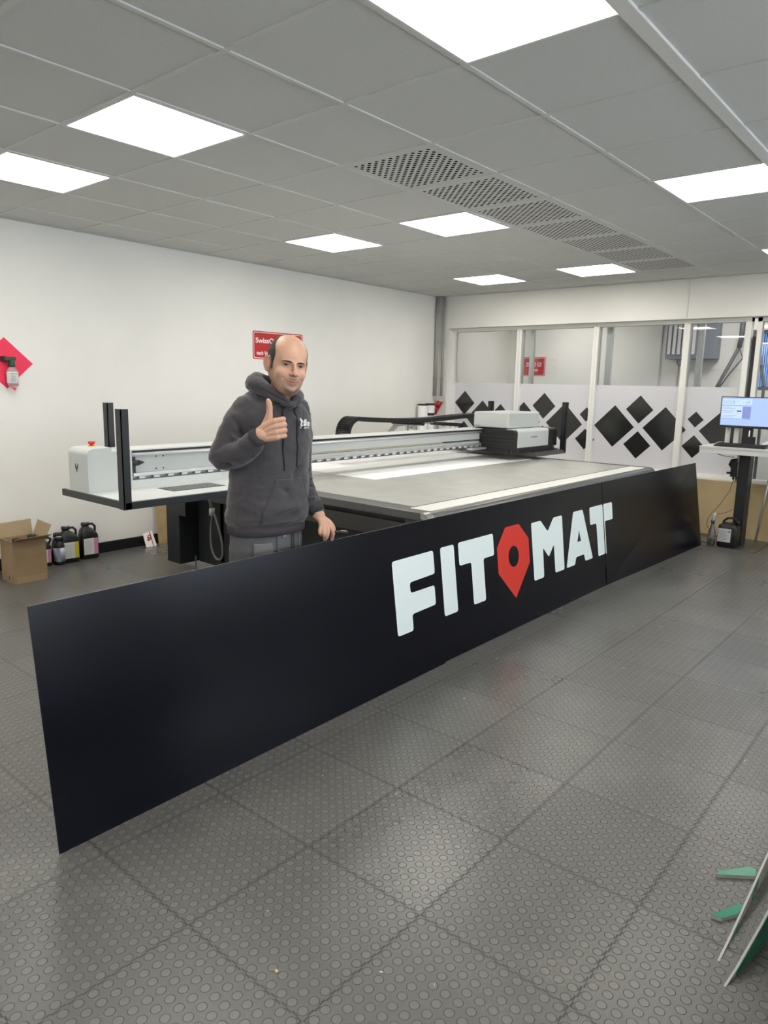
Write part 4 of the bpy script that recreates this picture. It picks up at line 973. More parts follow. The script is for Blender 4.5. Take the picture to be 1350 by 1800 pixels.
# head frame
HY = math.radians(17); HR = math.radians(7.0); HP = math.radians(-1)
hx = ER*math.cos(HY)-EF*math.sin(HY); hy = ER*math.sin(HY)+EF*math.cos(HY)
hz = EZ*math.cos(HR)+hx*math.sin(HR); hx = hx*math.cos(HR)-EZ*math.sin(HR)
hy, hz = hy*math.cos(HP)+hz*math.sin(HP), hz*math.cos(HP)-hy*math.sin(HP)
HO = Wd(.074, .090, 1.600)
def Hd(x, y, z): return HO+hx*x+hy*y+hz*z
HM = np.array([list(hx), list(hy), list(hz)])
def head_co(co): return (co-np.array(HO))@HM.T
body = MB()
HP_ = [  # z, half width, front, back, exponent
 (-.1245, .012, .080, .050, 1), (-.121, .026, .090, .020, .95), (-.112, .038, .0955, -.005, .92), (-.098, .049, .0960, -.030, .90), (-.080, .060, .0930, -.050, .90), (-.060, .0685, .0950, -.072, .90), (-.040, .0735, .0935, -.088, .90),
 (-.020, .0770, .0880, -.098, .90), (.0, .0790, .0880, -.103, .90), (.018, .0800, .0955, -.106, .90), (.035, .0805, .0965, -.107, .90), (.055, .0790, .0920, -.105, .92), (.075, .0740, .0830, -.098, .95), (.095, .0640, .0680, -.084, 1), (.110, .0510, .0500, -.066, 1), (.121, .0340, .0290, -.044, 1), (.1275, .0140, .0080, -.020, 1)]
rings = []
for z, w_, fy, by, e in HP_:
    cy_ = (fy+by)/2-.0; hd = (fy-by)/2; o = []
    for k in range(40):
        t = 2*PI*k/40; c_, s_ = math.cos(t), math.sin(t)
        taper = 1-.10*max(0, s_)**2
        o.append(Hd(math.copysign(abs(c_)**e, c_)*w_*taper, cy_+math.copysign(abs(s_)**e, s_)*hd, z))
    rings.append(o)
body.loft(rings)
# nose
limb(body, [(0, .090, .012), (0, .101, -.006), (0, .111, -.022), (0, .1165, -.033)], [.0075, .0085, .0095, .0115], Hd, 14)
for s_ in (-1, 1): blob(body, (s_*.0142, .1025, -.0365), (.0090, .0105, .0076), Hd)
blob(body, (0, .104, -.040), (.0085, .010, .0055), Hd)
# brow ridge, cheeks, chin, lips
for s_ in (-1, 1):
    limb(body, [(s_*.012, .0905, .011), (s_*.030, .0880, .014), (s_*.048, .0755, .010)], [.0060, .0065, .0050], Hd, 12)
    blob(body, (s_*.038, .060, -.034), (.027, .0235, .028), Hd)
blob(body, (0, .086, -.104), (.022, .014, .014), Hd)
limb(body, [(-.033, .0800, -.0560), (-.018, .0915, -.0630), (0, .0965, -.0655), (.018, .0915, -.0630), (.033, .0800, -.0560)], [.0026, .0040, .0048, .0040, .0026], Hd, 12)
limb(body, [(-.030, .0805, -.0595), (-.016, .0910, -.0710), (0, .0953, -.0745), (.016, .0910, -.0710), (.030, .0805, -.0595)], [.0026, .0046, .0060, .0046, .0026], Hd, 12)
# ears
for s_ in (-1, 1):
    ex = lambda x, y, z, s_=s_: Hd(s_*(.080+x-.28*y), -.006+y, -.006+z)
    blob(body, (.003, -.001, .002), (.0055, .019, .030), ex)
    limb(body, [(.002, .012, .014), (.006, .008, .029), (.009, -.006, .032), (.010, -.017, .022), (.009, -.020, .004), (.007, -.014, -.014), (.004, -.004, -.026), (.003, .006, -.026)], [.003, .0038, .0040, .0040, .0038, .0038, .0045, .0042], ex, 10)
# neck and trunk
limb(body, [(.066, .065, 1.545), (.056, .045, 1.49), (.040, .015, 1.44), (.020, .0, 1.38)], [.056, .057, .062, .085], n=28)
body.loft([ring(a, 0, z, w_, d_) for z, a, w_, d_ in ((.80, -.018, .145, .10), (.90, -.016, .155, .108), (1.05, -.008, .155, .108), (1.2, 0, .168, .112), (1.32, .006, .172, .105), (1.40, .012, .150, .085), (1.44, .02, .09, .06))])
# arms
RA = [(-.100, .070, 1.400), (-.138, .085, 1.345), (-.170, .093, 1.285), (-.202, .100, 1.228), (-.120, .162, 1.252), (-.062, .212, 1.296), (-.036, .238, 1.316)]
limb(body, RA, [.050, .048, .044, .040, .036, .030, .0275])
LA = [(.122, -.075, 1.400), (.130, -.088, 1.350), (.138, -.096, 1.265), (.138, -.090, 1.140), (.160, -.062, 1.035), (.195, -.038, .972), (.222, -.022, .930)]
limb(body, LA, [.050, .045, .042, .038, .034, .029, .026])
# raised right hand, thumb up
U = Vector((.88, .36, .26)).normalized(); V = Vector((-.10, .02, 1)); V = (V-U*V.dot(U)).normalized(); W2 = Vector((-U.y*0, 0, 0)); W2 = U.cross(V)
if W2.y < 0: W2 = -W2
HWR = Vector((-.036, .236, 1.314))
def R1(u, v, w_): q = HWR+U*u+V*v+W2*w_; return Wd(*q)
vi = [.037, .0145, -.0085, -.030]
for i, v in enumerate(vi):
    limb(body, [(-.004, v*.42+.002, -.004), (.035, v*.80+.004, .0), (.074-.003*i, v+.006, .001)], [.0185, .0150, .0128], R1, 16)
    limb(body, [(-.002, v*.42, -.014), (.035, v*.76+.003, -.017), (.064, v*.95+.005, -.018)], [.016, .0145, .0125], R1, 14)
fl = [1.0, 1.06, 1.0, .84]; fr_ = [.0112, .0116, .0110, .0098]
for i, v in enumerate(vi):
    q = fl[i]; x0_ = .074-.003*i; vv = v+.006
    limb(body, [(x0_, vv, -.001), (x0_+.017*q, vv-.001, -.007), (x0_+.028*q, vv-.002, -.019), (x0_+.022*q, vv-.003, -.036), (x0_-.004, vv-.004, -.042), (x0_-.018, vv-.004, -.032)], [fr_[i]*1.10, fr_[i]*.96, fr_[i]*1.05, fr_[i]*.92, fr_[i]*.90, fr_[i]*.85], R1, 14)
limb(body, [(.008, .018, -.012), (.028, .038, -.014), (.048, .062, -.012), (.058, .082, -.010), (.064, .098, -.009), (.068, .114, -.006), (.070, .127, -.003)], [.018, .0190, .0160, .0130, .0126, .0124, .0098], R1, 16)
limb(body, [(.028, .040, -.014), (.055, .046, -.014)], [.014, .012], R1, 12)
# lowered left hand gripping the top of the board
LW = (.222, -.022, .930)
mcp = [(.266, -.006, .890), (.254, .004, .886), (.240, .011, .886), (.227, .013, .890)]
for i, p in enumerate(mcp):
    limb(body, [(LW[0]-.006+.005*(1-i), LW[1], LW[2]), ((LW[0]+p[0])/2, (LW[1]+p[1])/2+.002, (LW[2]+p[2])/2+.002), p], [.018, .0155, .0118], n=16)
limb(body, [mcp[0], (.278, .004, .868), (.281, .0, .846), (.279, -.014, .824), (.278, -.016, .818)], [.0108, .0105, .0098, .0088, .0078], n=14)
limb(body, [mcp[1], (.257, .022, .866), (.253, .024, .842), (.246, .004, .824), (.244, -.004, .822)], [.0110, .0102, .0095, .0088, .008], n=14)
limb(body, [mcp[2], (.237, .028, .870), (.238, .032, .852), (.244, .016, .838)], [.0105, .0098, .0092, .0082], n=14)
limb(body, [mcp[3], (.221, .025, .874), (.221, .028, .858), (.228, .014, .846)], [.0098, .0090, .0084, .0075], n=14)
limb(body, [(.232, -.026, .918), (.264, -.032, .898), (.284, -.030, .874), (.287, -.024, .852), (.286, -.022, .842)], [.0155, .0135, .0110, .0098, .0085], n=14)
# legs and feet
for s_, fo in ((-1, .02), (1, -.01)):
    ca, cb = -.018+TS[0]*s_*.088, TS[1]*s_*.088
    limb(body, [(ca, cb, .84), (ca-.004, cb, .66), (ca-.006, cb+.004, .48), (ca-.008, cb-.004, .30), (ca-.010, cb-.01, .10)], [.080, .072, .052, .050, .036], n=24)
bme = fuse(body, .0024, 2, .5)
def relax(me, w, it):
    """laplacian smoothing of the vertices with weight w"""
    co = coords(me); ne = len(me.edges); e = np.empty(ne*2, dtype=np.int64); me.edges.foreach_get('vertices', e); e = e.reshape(-1, 2)
    cnt = np.bincount(e.ravel(), minlength=len(co)).astype(float)[:, None]
    for _ in range(it):
        s = np.zeros_like(co)
        for k in range(3): s[:, k] = np.bincount(e[:, 0], co[e[:, 1], k], len(co))+np.bincount(e[:, 1], co[e[:, 0], k], len(co))
        co = co+(s/cnt-co)*w[:, None]*.6
    setco(me, co)
h = head_co(coords(bme)); w_s = ((h[:, 2] > -.16) & (np.abs(h[:, 0]) < .12)).astype(float)
w_s *= 1-.85*np.exp(-((h[:, 0]/.030)**2+((h[:, 2]+.052)/.030)**2))*(h[:, 1] > .05)
w_s *= 1-.9*(np.abs(h[:, 0]) > .079)
relax(bme, w_s, 14)
co = coords(bme); h = head_co(co); nr = normals(bme)
def gauss(h, c, r): d = (h-np.array(c))/np.array(r); return np.exp(-(d**2).sum(1))
D = np.zeros(len(co)); onhead = (h[:, 2] > -.14) & (np.abs(h[:, 0]) < .11) & (h[:, 1] > -.13)
for s_ in (-1, 1):
    D -= .0062*gauss(h, (s_*.031, .088, -.001), (.0165, .03, .0085))          # sockets
    D += .0028*gauss(h, (s_*.031, .084, -.001), (.0095, .03, .0042))          # lids over the eyeballs
    D -= .0020*gauss(h, (s_*.030, .084, -.0125), (.014, .03, .003))
    D += .0022*gauss(h, (s_*.038, .080, -.030), (.016, .03, .013))            # raised cheeks of a smile
    # crease from nose wing to mouth corner
    for k in range(7):
        t = k/6; D -= .0013*gauss(h, (s_*(.018+.021*t), .09, -.036-.020*t), (.0035, .03, .005))
    D -= .0026*gauss(h, (s_*.0365, .085, -.0575), (.0042, .03, .0050))
    D -= .0035*gauss(h, (s_*.076, .040, .030), (.02, .03, .025))
D -= .0030*gauss(h, (0, .09, -.0875), (.017, .03, .0045))
D -= .0016*gauss(h, (0, .1, -.0545), (.0035, .03, .005))
D *= onhead
co2 = co+nr*D[:, None]; setco(bme, co2)
# tint: stubble, lips, redder nose, ears and knuckles (true skin colours), darker around the eyes
h = head_co(coords(bme)); n_ = len(h); tint = np.ones((n_, 4)); SK = np.array([.56, .325, .225])
base = np.tile(SK, (n_, 1))
def mix(mask, col):
    global base
    m_ = np.clip(mask, 0, 1)[:, None]; base = base*(1-m_)+np.array(col)*m_
rngn = np.array([mnoise.noise(Vector(p)*55) for p in h]) if n_ < 2500000 else np.zeros(n_)
sm = lambda x, a, b: np.clip((x-a)/(b-a), 0, 1)**2*(3-2*np.clip((x-a)/(b-a), 0, 1))
jaw = onhead*sm(-h[:, 2], .040+.0, .062)*sm(h[:, 1], -.035, .0)*(1-sm(-h[:, 2], .128, .150))
side = onhead*sm(-h[:, 2], .0, .03)*sm(h[:, 1], -.02, .0)*(1-sm(h[:, 1], .025, .055))*(1-sm(-h[:, 2], .128, .150))
mix(np.maximum(jaw, side)*(.46+.15*rngn), (.17, .125, .095))
mous = onhead*gauss(h, (0, .1, -.0545), (.030, .03, .0050)); mix(mous*.42, (.15, .10, .075))
arc = h[:, 2]+.1085-15.0*np.minimum(np.abs(h[:, 0]), .033)**2
goat = onhead*np.exp(-(arc/np.where(arc < 0, .014, .0075))**2)*np.exp(-(h[:, 0]/.036)**6)*sm(h[:, 1], .035, .06)
mix(goat*(.80+.2*rngn), (.050, .035, .028))
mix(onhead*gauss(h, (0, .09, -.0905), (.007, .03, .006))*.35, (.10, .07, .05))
lips = onhead*np.maximum(gauss(h+np.column_stack([0*h[:, 0], 0*h[:, 0], -7.5*h[:, 0]**2]), (0, .1, -.0650), (.025, .03, .0036)), gauss(h+np.column_stack([0*h[:, 0], 0*h[:, 0], -8.5*h[:, 0]**2]), (0, .1, -.0735), (.022, .03, .0048)))
mix(lips*1.15, (.47, .175, .15))
mix(onhead*gauss(h, (0, .118, -.034), (.013, .02, .011))*.55, (.62, .28, .20))
for s_ in (-1, 1):
    mix(onhead*gauss(h, (s_*.085, -.01, -.006), (.014, .025, .035))*.6, (.60, .24, .17))
    mix(onhead*gauss(h, (s_*.040, .08, -.028), (.018, .03, .014))*.35, (.64, .30, .21))
    mix(onhead*gauss(h, (s_*.031, .088, -.006), (.017, .03, .009))*.40, (.33, .19, .14))
def hair_mask(hv):
    ang = np.arctan2(np.abs(hv[:, 0]), hv[:, 1]); z = hv[:, 2]
    topm = 1-sm(z, .088+.03*sm(ang, 1.3, 2.2), .122+.02*sm(ang, 1.3, 2.2))
    f0 = 1.10-.10*sm(z, .0, .03)+.30*sm(z, .045, .10)
    front = np.clip((ang-f0)/.16, 0, 1); low = 1-sm(-z, .012, .040)
    low = np.maximum(low, sm(ang, 1.9, 2.2)*(1-sm(-z, .060, .085)))
    return topm*front*low*(np.abs(hv[:, 0]) < .0875)*(hv[:, 1] > -.125)*(z > -.10)
earz = gauss(h, (.090, -.012, -.006), (.011, .024, .034))+gauss(h, (-.090, -.012, -.006), (.011, .024, .034))
mix(hair_mask(h)*(.95+.1*rngn)*np.clip(1-earz*3, 0, 1), (.030, .026, .023))
base *= (1+.04*rngn)[:, None]
ca_ = bme.color_attributes.new('tint', 'FLOAT_COLOR', 'POINT'); ca_.data.foreach_set('color', np.column_stack([base, np.ones(n_)]).astype(np.float32).ravel())
def skin_material():
    m = bpy.data.materials.new('skin'); m.use_nodes = True; g = NT(m); b = m.node_tree.nodes['Principled BSDF']
    a = g.node('ShaderNodeVertexColor', layer_name='tint'); g.link(a.outputs['Color'], b.inputs['Base Color'])
    b.inputs['Roughness'].default_value = .46; setin(b, 'Specular IOR Level', .42); setin(b, 'Subsurface Weight', .12); setin(b, 'Subsurface Scale', .008)
    tc = g.node('ShaderNodeTexCoord'); n = g.node('ShaderNodeTexNoise'); n.inputs['Scale'].default_value = 260; g.link(tc.outputs['Object'], n.inputs['Vector'])
    bp = g.node('ShaderNodeBump'); bp.inputs['Distance'].default_value = .0004; g.link(n.outputs['Fac'], bp.inputs['Height']); g.link(bp.outputs[0], b.inputs['Normal'])
    return m
SKIN = skin_material()
tree = bvh(bme)
raw_body = bme.copy()
person = obj('person', bme, SKIN, origin=tuple(PM), label='smiling person in a grey hoodie giving a thumbs up behind the navy board', cat='person')
for p in person.data.polygons: p.use_smooth = True
# --- surface helpers
def hit(tr, o, d, off=0.0):
    loc, nn, i, dist = tr.ray_cast(o, d)
    if loc is None: return None
    if nn.dot(d) > 0: nn = -nn
    return loc+nn*off
def face_pt(x, z, off): return hit(tree, Hd(x, .20, z), -hy, off)
def patch(fn, us, vs, th, nm, mt, parent, closed_back=False, label=None, **k):
    """grid patch laid on a surface; fn(u, v, off) gives a point"""
    mb = MB(); top = [[fn(u, v, th) for u in us] for v in vs]; bot = [[fn(u, v, -.0015) for u in us] for v in vs]
    R_, C_ = len(vs), len(us); P = [p for r in top for p in r]+[p for r in bot for p in r]
    if any(p is None for p in P): return None
    f = []; N = R_*C_
    for i in range(R_-1):
        for j in range(C_-1):
            q = (i*C_+j, i*C_+j+1, (i+1)*C_+j+1, (i+1)*C_+j); f.append(q); f.append(tuple(N+x for x in q[::-1]))
    for i in range(R_-1):
        for j in (0, C_-1): f.append((i*C_+j, (i+1)*C_+j, N+(i+1)*C_+j, N+i*C_+j))
    for j in range(C_-1):
        for i in (0, R_-1): f.append((i*C_+j, i*C_+j+1, N+i*C_+j+1, N+i*C_+j))
    mb.add(P, f, True); return obj(nm, mb, mt, parent, label=label)
HAIR = mat('short_hair', (.022, .019, .017, 1), .75, noise=.3, nscale=400, bump=.0015, bscale=500)
EYEW = mat('eye_white', (.36, .33, .31, 1), .25); IRIS = mat('iris', (.020, .010, .006, 1), .12)
for s_ in (-1, 1):
    cx_, cz_ = s_*.0315, -.0010
    hw = lambda t: .0040*(1-abs(t)**2.2)
    def eyefn(u, v, off, cx_=cx_, cz_=cz_, s_=s_):
        x = cx_+u*.0125; z = cz_+v*(.0036*(1-abs(u)**2.2))-.0004*u*s_
        p = face_pt(x, z, off); return p
    eo = patch(eyefn, [-1+2*i/12 for i in range(13)], [-1, -.5, 0, .5, 1], .0006, 'eye', EYEW, person, label='eye white')
    if eo:
        eo['_w'] = list(PM)
        def irfn(u, v, off, cx_=cx_, cz_=cz_):
            a = PI*2*u; r = v*.0056; x = cx_-.0002+r*math.cos(a); z = cz_+.0004+max(-.0033, min(.0030, r*math.sin(a))); return face_pt(x, z, off)
        patch(irfn, [i/14 for i in range(15)], [.02, .5, 1], .0011, 'iris', IRIS, eo)
    # lash line and brow
    pts = [face_pt(cx_+u*.0135, cz_+.0036*(1-abs(u)**2.2)+.0002, .0006) for u in [-1+2*i/10 for i in range(11)]]
    if all(p is not None for p in pts): obj('lash_line', MB().tube(pts, [.0006+.0012*(1-abs(-1+2*i/10)**2) for i in range(11)], 6), HAIR, person)
    def brow(u, v, off, s_=s_):
        x = s_*(.0125+.038*u); z = .0090+.0062*math.sin(PI*(.12+.60*u))-.0020*u+v*(.0024*(1-u)**.6*(.35+.65*min(1, u*5+.4))+.0006)
        return face_pt(x, z, off)
    patch(brow, [i/12 for i in range(13)], [-1, -.33, .33, 1], .0012, 'eyebrow', HAIR, person)
    nst = face_pt(s_*.0070, -.0440, .0002)
    if nst is not None: obj('nostril', MB().sphere(tuple(nst), (.0030, .0030, .0014), 10, 6), mat('nostril_dark', (.06, .02, .015, 1), .7), person)
pts = [face_pt(.0300*u, -.0688+.0090*u*u, .0003) for u in [-1+2*i/14 for i in range(15)]]
if all(p is not None for p in pts): obj('mouth_line', MB().tube(pts, [.0005+.0009*(1-abs(-1+2*i/14)**2) for i in range(15)], 6), mat('mouth_dark', (.11, .03, .025, 1), .6), person)
# hair: a close-cropped shell lying on sides and back of the skull, top balding
hv = head_co(coords(raw_body)); nv_ = normals(raw_body)
earm = 1-np.clip((gauss(hv, (.088, -.010, -.006), (.016, .024, .034))+gauss(hv, (-.088, -.010, -.006), (.016, .024, .034)))*3, 0, 1)
hm_ = hair_mask(hv)*earm
keep = hm_ > .45
cov = coords(raw_body)+nv_*((.0002+.0022*np.clip((hm_-.45)/.5, 0, 1)))[:, None]
pf_ = [tuple(p.vertices) for p in raw_body.polygons if all(keep[v] for v in p.vertices)]
used = sorted({v for f in pf_ for v in f}); idx = {v: i for i, v in enumerate(used)}
hb = MB(); hb.add([cov[v] for v in used], [[idx[v] for v in f] for f in pf_], True)
obj('hair', hb, HAIR, person, label='short dark hair around a balding crown')

# --- hoodie
CLO = mat('hoodie_cloth', (.056, .052, .057, 1), .88, spec=.2, noise=.10, nscale=60, bump=.0006, bscale=500, sheen=.25)
CLOD = mat('hoodie_seam', (.050, .049, .054, 1), .9, spec=.2, bump=.0006, bscale=500)
hd = MB()
TR = [(.868, -.018, .176, .122), (.880, -.018, .184, .129), (.908, -.018, .182, .128), (.920, -.018, .193, .140), (.950, -.016, .198, .147), (1.0, -.012, .195, .146), (1.1, -.005, .188, .138), (1.2, .0, .190, .136), (1.3, .005, .196, .132), (1.37, .010, .190, .120), (1.42, .016, .160, .100), (1.455, .026, .112, .084), (1.485, .038, .080, .070)]
hd.loft([ring(a, .0 if z < 1.4 else .012, z, w_, d_, .88) for z, a, w_, d_ in TR])
limb(hd, [(-.092, .070, 1.405), (-.132, .086, 1.350), (-.166, .094, 1.288), (-.200, .100, 1.222), (-.190, .112, 1.212), (-.122, .160, 1.236), (-.080, .196, 1.276), (-.064, .212, 1.292)], [.070, .066, .062, .058, .058, .055, .049, .042], n=28)
limb(hd, [(-.068, .208, 1.290), (-.050, .224, 1.303)], [.040, .038], n=28, k=3)
limb(hd, [(.118, -.072, 1.405), (.127, -.086, 1.360), (.137, -.096, 1.270), (.136, -.090, 1.135), (.142, -.084, 1.100), (.165, -.060, 1.028), (.188, -.044, .988)], [.064, .060, .057, .053, .051, .047, .042], n=28)
limb(hd, [(.190, -.043, .984), (.208, -.033, .957)], [.037, .035], n=28, k=3)
# shoulders
limb(hd, [(-.075, .060, 1.420), (.02, .0, 1.455), (.110, -.060, 1.425)], [.060, .060, .055], n=24)
# hood lying around the neck
hood = [(.086, .128, 1.432), (.040, .135, 1.462), (-.008, .118, 1.492), (-.048, .080, 1.513), (-.066, .020, 1.520), (-.052, -.050, 1.515), (.0, -.088, 1.505), (.062, -.078, 1.490), (.102, -.030, 1.478), (.119, .030, 1.466), (.116, .085, 1.452), (.094, .122, 1.434)]
limb(hd, hood, [.016, .021, .028, .034, .038, .042, .044, .040, .034, .027, .022, .016], n=20, k=4)
limb(hd, [(-.012, .108, 1.505), (-.045, .070, 1.532), (-.058, .020, 1.545), (-.048, -.035, 1.545), (.0, -.070, 1.535)], [.012, .018, .022, .024, .024], n=16)
blob(hd, (-.015, -.125, 1.44), (.11, .055, .085), Wd)
hme = fuse(hd, .0045, 5, .6)
co = coords(hme); nr = normals(hme)
loc = np.column_stack([(co-np.array(PM))@np.array(ER), (co-np.array(PM))@np.array(EF), co[:, 2]])
def fold(loc, p, q, wid, amp, dep=.12):
    """soft fold line between local points p and q, narrow across, fading at the ends"""
    p, q = np.array(p, float), np.array(q, float); d = q-p; L = np.linalg.norm(d); d /= L
    r = loc-p; t = r@d; perp = r-np.outer(t, d)
    return amp*np.exp(-(perp**2).sum(1)/wid**2)*np.exp(-((t/L-.5)/.42)**4)
DD = np.zeros(len(co))
for i, p in enumerate(loc):
    DD[i] = .0085*mnoise.noise(Vector((p[0]*8+3, p[1]*8, p[2]*17)))+.0030*mnoise.noise(Vector((p[0]*24, p[1]*24, p[2]*46)))
folds = [((-.19, .12, 1.27), (-.11, .20, 1.20), .010, -.006), ((-.20, .13, 1.24), (-.12, .21, 1.17), .009, .006), ((-.21, .15, 1.20), (-.13, .20, 1.155), .010, -.006), ((-.14, .13, 1.285), (-.07, .22, 1.225), .008, -.006), ((-.17, .12, 1.31), (-.12, .19, 1.28), .009, .006),
         ((-.16, .15, 1.25), (-.08, .235, 1.27), .008, .005), ((-.20, .10, 1.32), (-.155, .15, 1.26), .009, -.005), ((-.15, .14, 1.38), (-.10, .15, 1.28), .010, -.005),
         ((-.12, .12, 1.12), (.02, .14, 1.02), .014, -.006), ((-.15, .09, 1.06), (-.02, .14, .98), .014, .006), ((-.16, .08, 1.00), (.0, .15, .95), .012, -.006), ((.0, .15, .96), (.13, .08, .96), .012, -.005), ((.02, .15, .985), (.14, .07, 1.0), .012, .006),
         ((.13, .05, 1.18), (.10, .12, 1.10), .012, -.005), ((-.12, .11, 1.18), (-.04, .13, 1.10), .012, .006), ((.0, .13, 1.09), (.10, .11, 1.05), .014, -.004), ((-.05, .12, 1.36), (-.09, .12, 1.22), .012, -.005),
         ((.18, -.05, 1.14), (.12, -.03, 1.11), .008, -.006), ((.19, -.05, 1.10), (.13, -.03, 1.08), .008, .006), ((.20, -.04, 1.07), (.14, -.02, 1.05), .007, -.005), ((.21, -.01, 1.02), (.15, -.01, 1.0), .007, .005), ((.18, -.06, 1.19), (.13, -.03, 1.17), .009, .005), ((.15, -.02, 1.33), (.165, -.03, 1.20), .010, -.006),
         ((-.11, .02, 1.535), (-.02, .15, 1.49), .008, -.005), ((-.02, .15, 1.488), (.08, .155, 1.445), .007, -.005), ((-.13, .03, 1.50), (-.03, .14, 1.455), .009, .004), ((-.10, .03, 1.465), (.05, .15, 1.43), .009, -.006), ((.13, .06, 1.455), (.11, .13, 1.425), .008, -.004), ((.05, .15, 1.32), (.07, .14, 1.22), .02, -.002), ((-.06, .12, 1.40), (-.02, .13, 1.30), .012, .003), ((.09, .10, 1.40), (.15, .03, 1.32), .010, .003),
         ((-.02, .13, .925), (.14, .05, .93), .008, -.004), ((-.18, .02, .93), (-.04, .13, .925), .008, -.004)]
for p, q, wd_, am in folds: DD += fold(loc, p, q, wd_*1.0, am*3.6)
# armhole seams
for c_, s1 in (((-.098, .0, 1.36), -1), ((.118, -.02, 1.36), 1)):
    d_ = (loc-np.array(c_))@np.array([.92, -.18*s1, -.30*s1]); DD -= .0022*np.exp(-(d_/.0035)**2)*(np.abs(loc[:, 2]-1.37) < .09)
setco(hme, co+nr*DD[:, None])
htree = bvh(hme)
hoodie = obj('hoodie', hme, CLO, person, label='dark grey hooded sweatshirt')
for p in hoodie.data.polygons: p.use_smooth = True
hoodie['_w'] = list(PM)
def front_pt(s_, z, off, tr=None):
    """point on the garment in front of the torso; s_ runs along the shoulder line"""
    o = Wd(TS[0]*s_+TF[0]*.5, TS[1]*s_+TF[1]*.5, z); d = -(ER*TF[0]+EF*TF[1]); return hit(tr or htree, o, d, off)
# pouch pocket
def pk_(u, v, off):
    z = .928+.190*v; hw_ = .138 if v < .30 else .138-.062*((v-.30)/.70)**.7
    return front_pt(.004+(2*u-1)*hw_, z, off)
patch(pk_, [i/26 for i in range(27)], [i/20 for i in range(21)], .0042, 'pouch_pocket', CLO, hoodie, label='front pouch pocket')
for s0, z_end, sg in ((-.026, 1.172, 0), (.036, 1.182, 1)):
    pts = []
    for i in range(16):
        t = i/15; z = 1.432-(1.432-z_end)*t
        p = front_pt(s0+.006*math.sin(t*2.5)*(1 if sg else -1), z, .0045)
        if p is not None: pts.append(p)
    if len(pts) > 4:
        o = obj('drawstring', MB().tube(pts, .0030, 8), mat('cord', (.022, .022, .025, 1), .8), hoodie)
        obj('drawstring', MB().cyl(pts[-1], pts[-1]-EZ*.018, .0038, 8, .002), MATS['cord'], hoodie, label='end of the cord')
# chest print
def on_chest(a, b, c):
    p = front_pt(.054+a, 1.348+b-.10*a, .0070+c, None); return p if p is not None else Wd(.1, .12, 1.35)
tm = text_mesh('buffon', .038, on_chest, .0004, .82, .0010)
obj('chest_print', tm, WHITES, hoodie, label='small white lettering on the chest')
pm_ = MB()
for k in range(11):
    if k == 2: continue
    a0 = k*.0073; P4 = [front_pt(.054+a, 1.337+b-.10*a, .0050) for a, b in ((a0, 0), (a0+.005, 0), (a0+.005, .005), (a0, .005))]
    if all(p is not None for p in P4): pm_.prism(P4, EF*.0006)
obj('chest_print', pm_, WHITES, hoodie, label='tiny white line of lettering under the chest print')
# ribbed waistband and cuffs
RIBB = mat('ribbed_cloth', (.050, .046, .051, 1), .9, spec=.2, bump=.001, bscale=300)
wbm = MB(); wbm.loft([ring(-.018, 0, z, w_, d_, .88, 64) for z, w_, d_ in ((.866, .178, .124), (.870, .186, .1315), (.890, .1865, .132), (.912, .1850, .131), (.914, .178, .124))])
obj('waistband', wbm, RIBB, hoodie, label='ribbed waistband')
for P, R_ in (([(-.066, .210, 1.291), (-.052, .222, 1.302), (-.038, .234, 1.313)], [.0415, .041, .037]), ([(.190, -.043, .984), (.202, -.036, .965), (.214, -.028, .945)], [.0415, .0405, .0355])):
    Q = [Wd(*p) for p in P]; cf = MB(); cf.tube([Q[0], Q[0]*.5+Q[1]*.5, Q[1], Q[2], Q[2]], [R_[0]*.9, R_[0], R_[1], R_[2], R_[2]*.8], 28)
    obj('cuff', cf, RIBB, hoodie, label='ribbed cuff')

# --- work trousers and shoes
TRO = mat('trouser_cloth', (.098, .098, .105, 1), .85, spec=.2, noise=.16, nscale=22, bump=.0008, bscale=420)
tr_ = MB(); tr_.loft([ring(-.020, 0, z, w_, d_, .9) for z, w_, d_ in ((.76, .165, .112), (.80, .174, .122), (.86, .172, .121), (.90, .165, .116), (.925, .160, .112))])
for s_ in (-1, 1):
    ca, cb = -.020+TS[0]*s_*.090, TS[1]*s_*.090
    limb(tr_, [(ca, cb, .80), (ca-.003, cb, .66), (ca-.006, cb+.004, .48), (ca-.008, cb-.002, .30), (ca-.010, cb-.006, .13), (ca-.010, cb-.004, .075)], [.094, .088, .074, .070, .064, .062], n=28)
tme = fuse(tr_, .006, 4, .5); co = coords(tme); nr = normals(tme)
DD = np.array([.0040*mnoise.noise(Vector(((p[0]-PM[0])*14, (p[1]-PM[1])*14, p[2]*26))) for p in co]); setco(tme, co+nr*DD[:, None])
ttree = bvh(tme)
trou = obj('work_trousers', tme, TRO, person, label='grey work trousers'); trou['_w'] = list(PM)
for p in trou.data.polygons: p.use_smooth = True
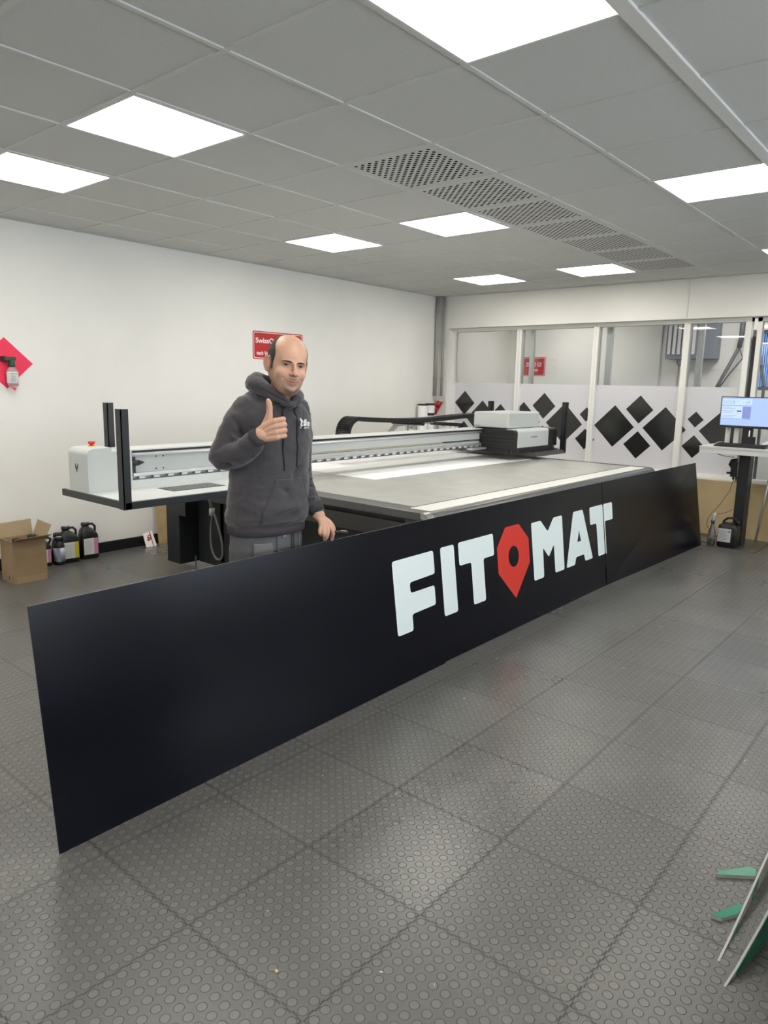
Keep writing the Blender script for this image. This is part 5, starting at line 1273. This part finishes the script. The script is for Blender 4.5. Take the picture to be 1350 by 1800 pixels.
def tp_(s0, s1, z0, z1, nm, mt, th=.003, lab=None):
    fn = lambda u, v, off: front_pt(s0+(s1-s0)*u, z0+(z1-z0)*v, off, ttree)
    return patch(fn, [i/8 for i in range(9)], [i/8 for i in range(9)], th, nm, mt, trou, label=lab)
tp_(-.150, -.072, .775, .838, 'tool_pocket', mat('worn_cloth', (.14, .138, .135, 1), .9, noise=.2, nscale=30), .005, 'paler worn tool pocket')
tp_(-.150, -.068, .70, .800, 'tool_pocket', TRO, .009)
tp_(-.052, -.040, .80, .866, 'belt_loop', TRO, .005); tp_(.030, .036, .74, .866, 'fly_seam', CLOD, .004); tp_(.044, .050, .74, .866, 'fly_seam', CLOD, .004)
tp_(-.022, .002, .857, .868, 'fabric_tag', mat('tag_grey', (.20, .20, .21, 1), .7), .004)
tp_(.080, .092, .80, .866, 'belt_loop', TRO, .005)
for s_ in (-1, 1):
    ca, cb = -.020+TS[0]*s_*.090-.010, TS[1]*s_*.090
    sh = MB()
    for (t, wv, hv_) in (): pass
    limb(sh, [(ca-TF[0]*.05, cb-TF[1]*.05, .042), (ca+TF[0]*.04, cb+TF[1]*.04, .045), (ca+TF[0]*.15, cb+TF[1]*.15, .036)], [.040, .042, .034], n=20)
    limb(sh, [(ca, cb, .11), (ca, cb, .06)], [.042, .042], n=20)
    sm_ = fuse(sh, .005, 2); c0 = coords(sm_); c0[:, 2] = np.maximum(c0[:, 2], .002); setco(sm_, c0)
    o = obj('shoe', sm_, BLACK, person)
    for p in o.data.polygons: p.use_smooth = True
pen = MB(); pen.tube([Wd(.258, .004, .862), Wd(.300, .0, .857), Wd(.330, -.004, .854)], .0055, 12)
pk2 = empty('marker_pen', tuple(Wd(.30, 0, .857)), 'black marker pen held in the lowered hand', 'pen')
obj('pen_body', pen, BLACK, pk2); obj('pen_cap', MB().tube([Wd(.312, -.0015, .8555), Wd(.352, -.006, .852)], .0066, 12), BLACKM, pk2)
obj('pen_clip', MB().tube([Wd(.316, .004, .864), Wd(.344, .002, .8615)], .0016, 6), ALUM, pk2, label='bright clip')

for o in bpy.data.objects:
    if '_w' in o: del o['_w']
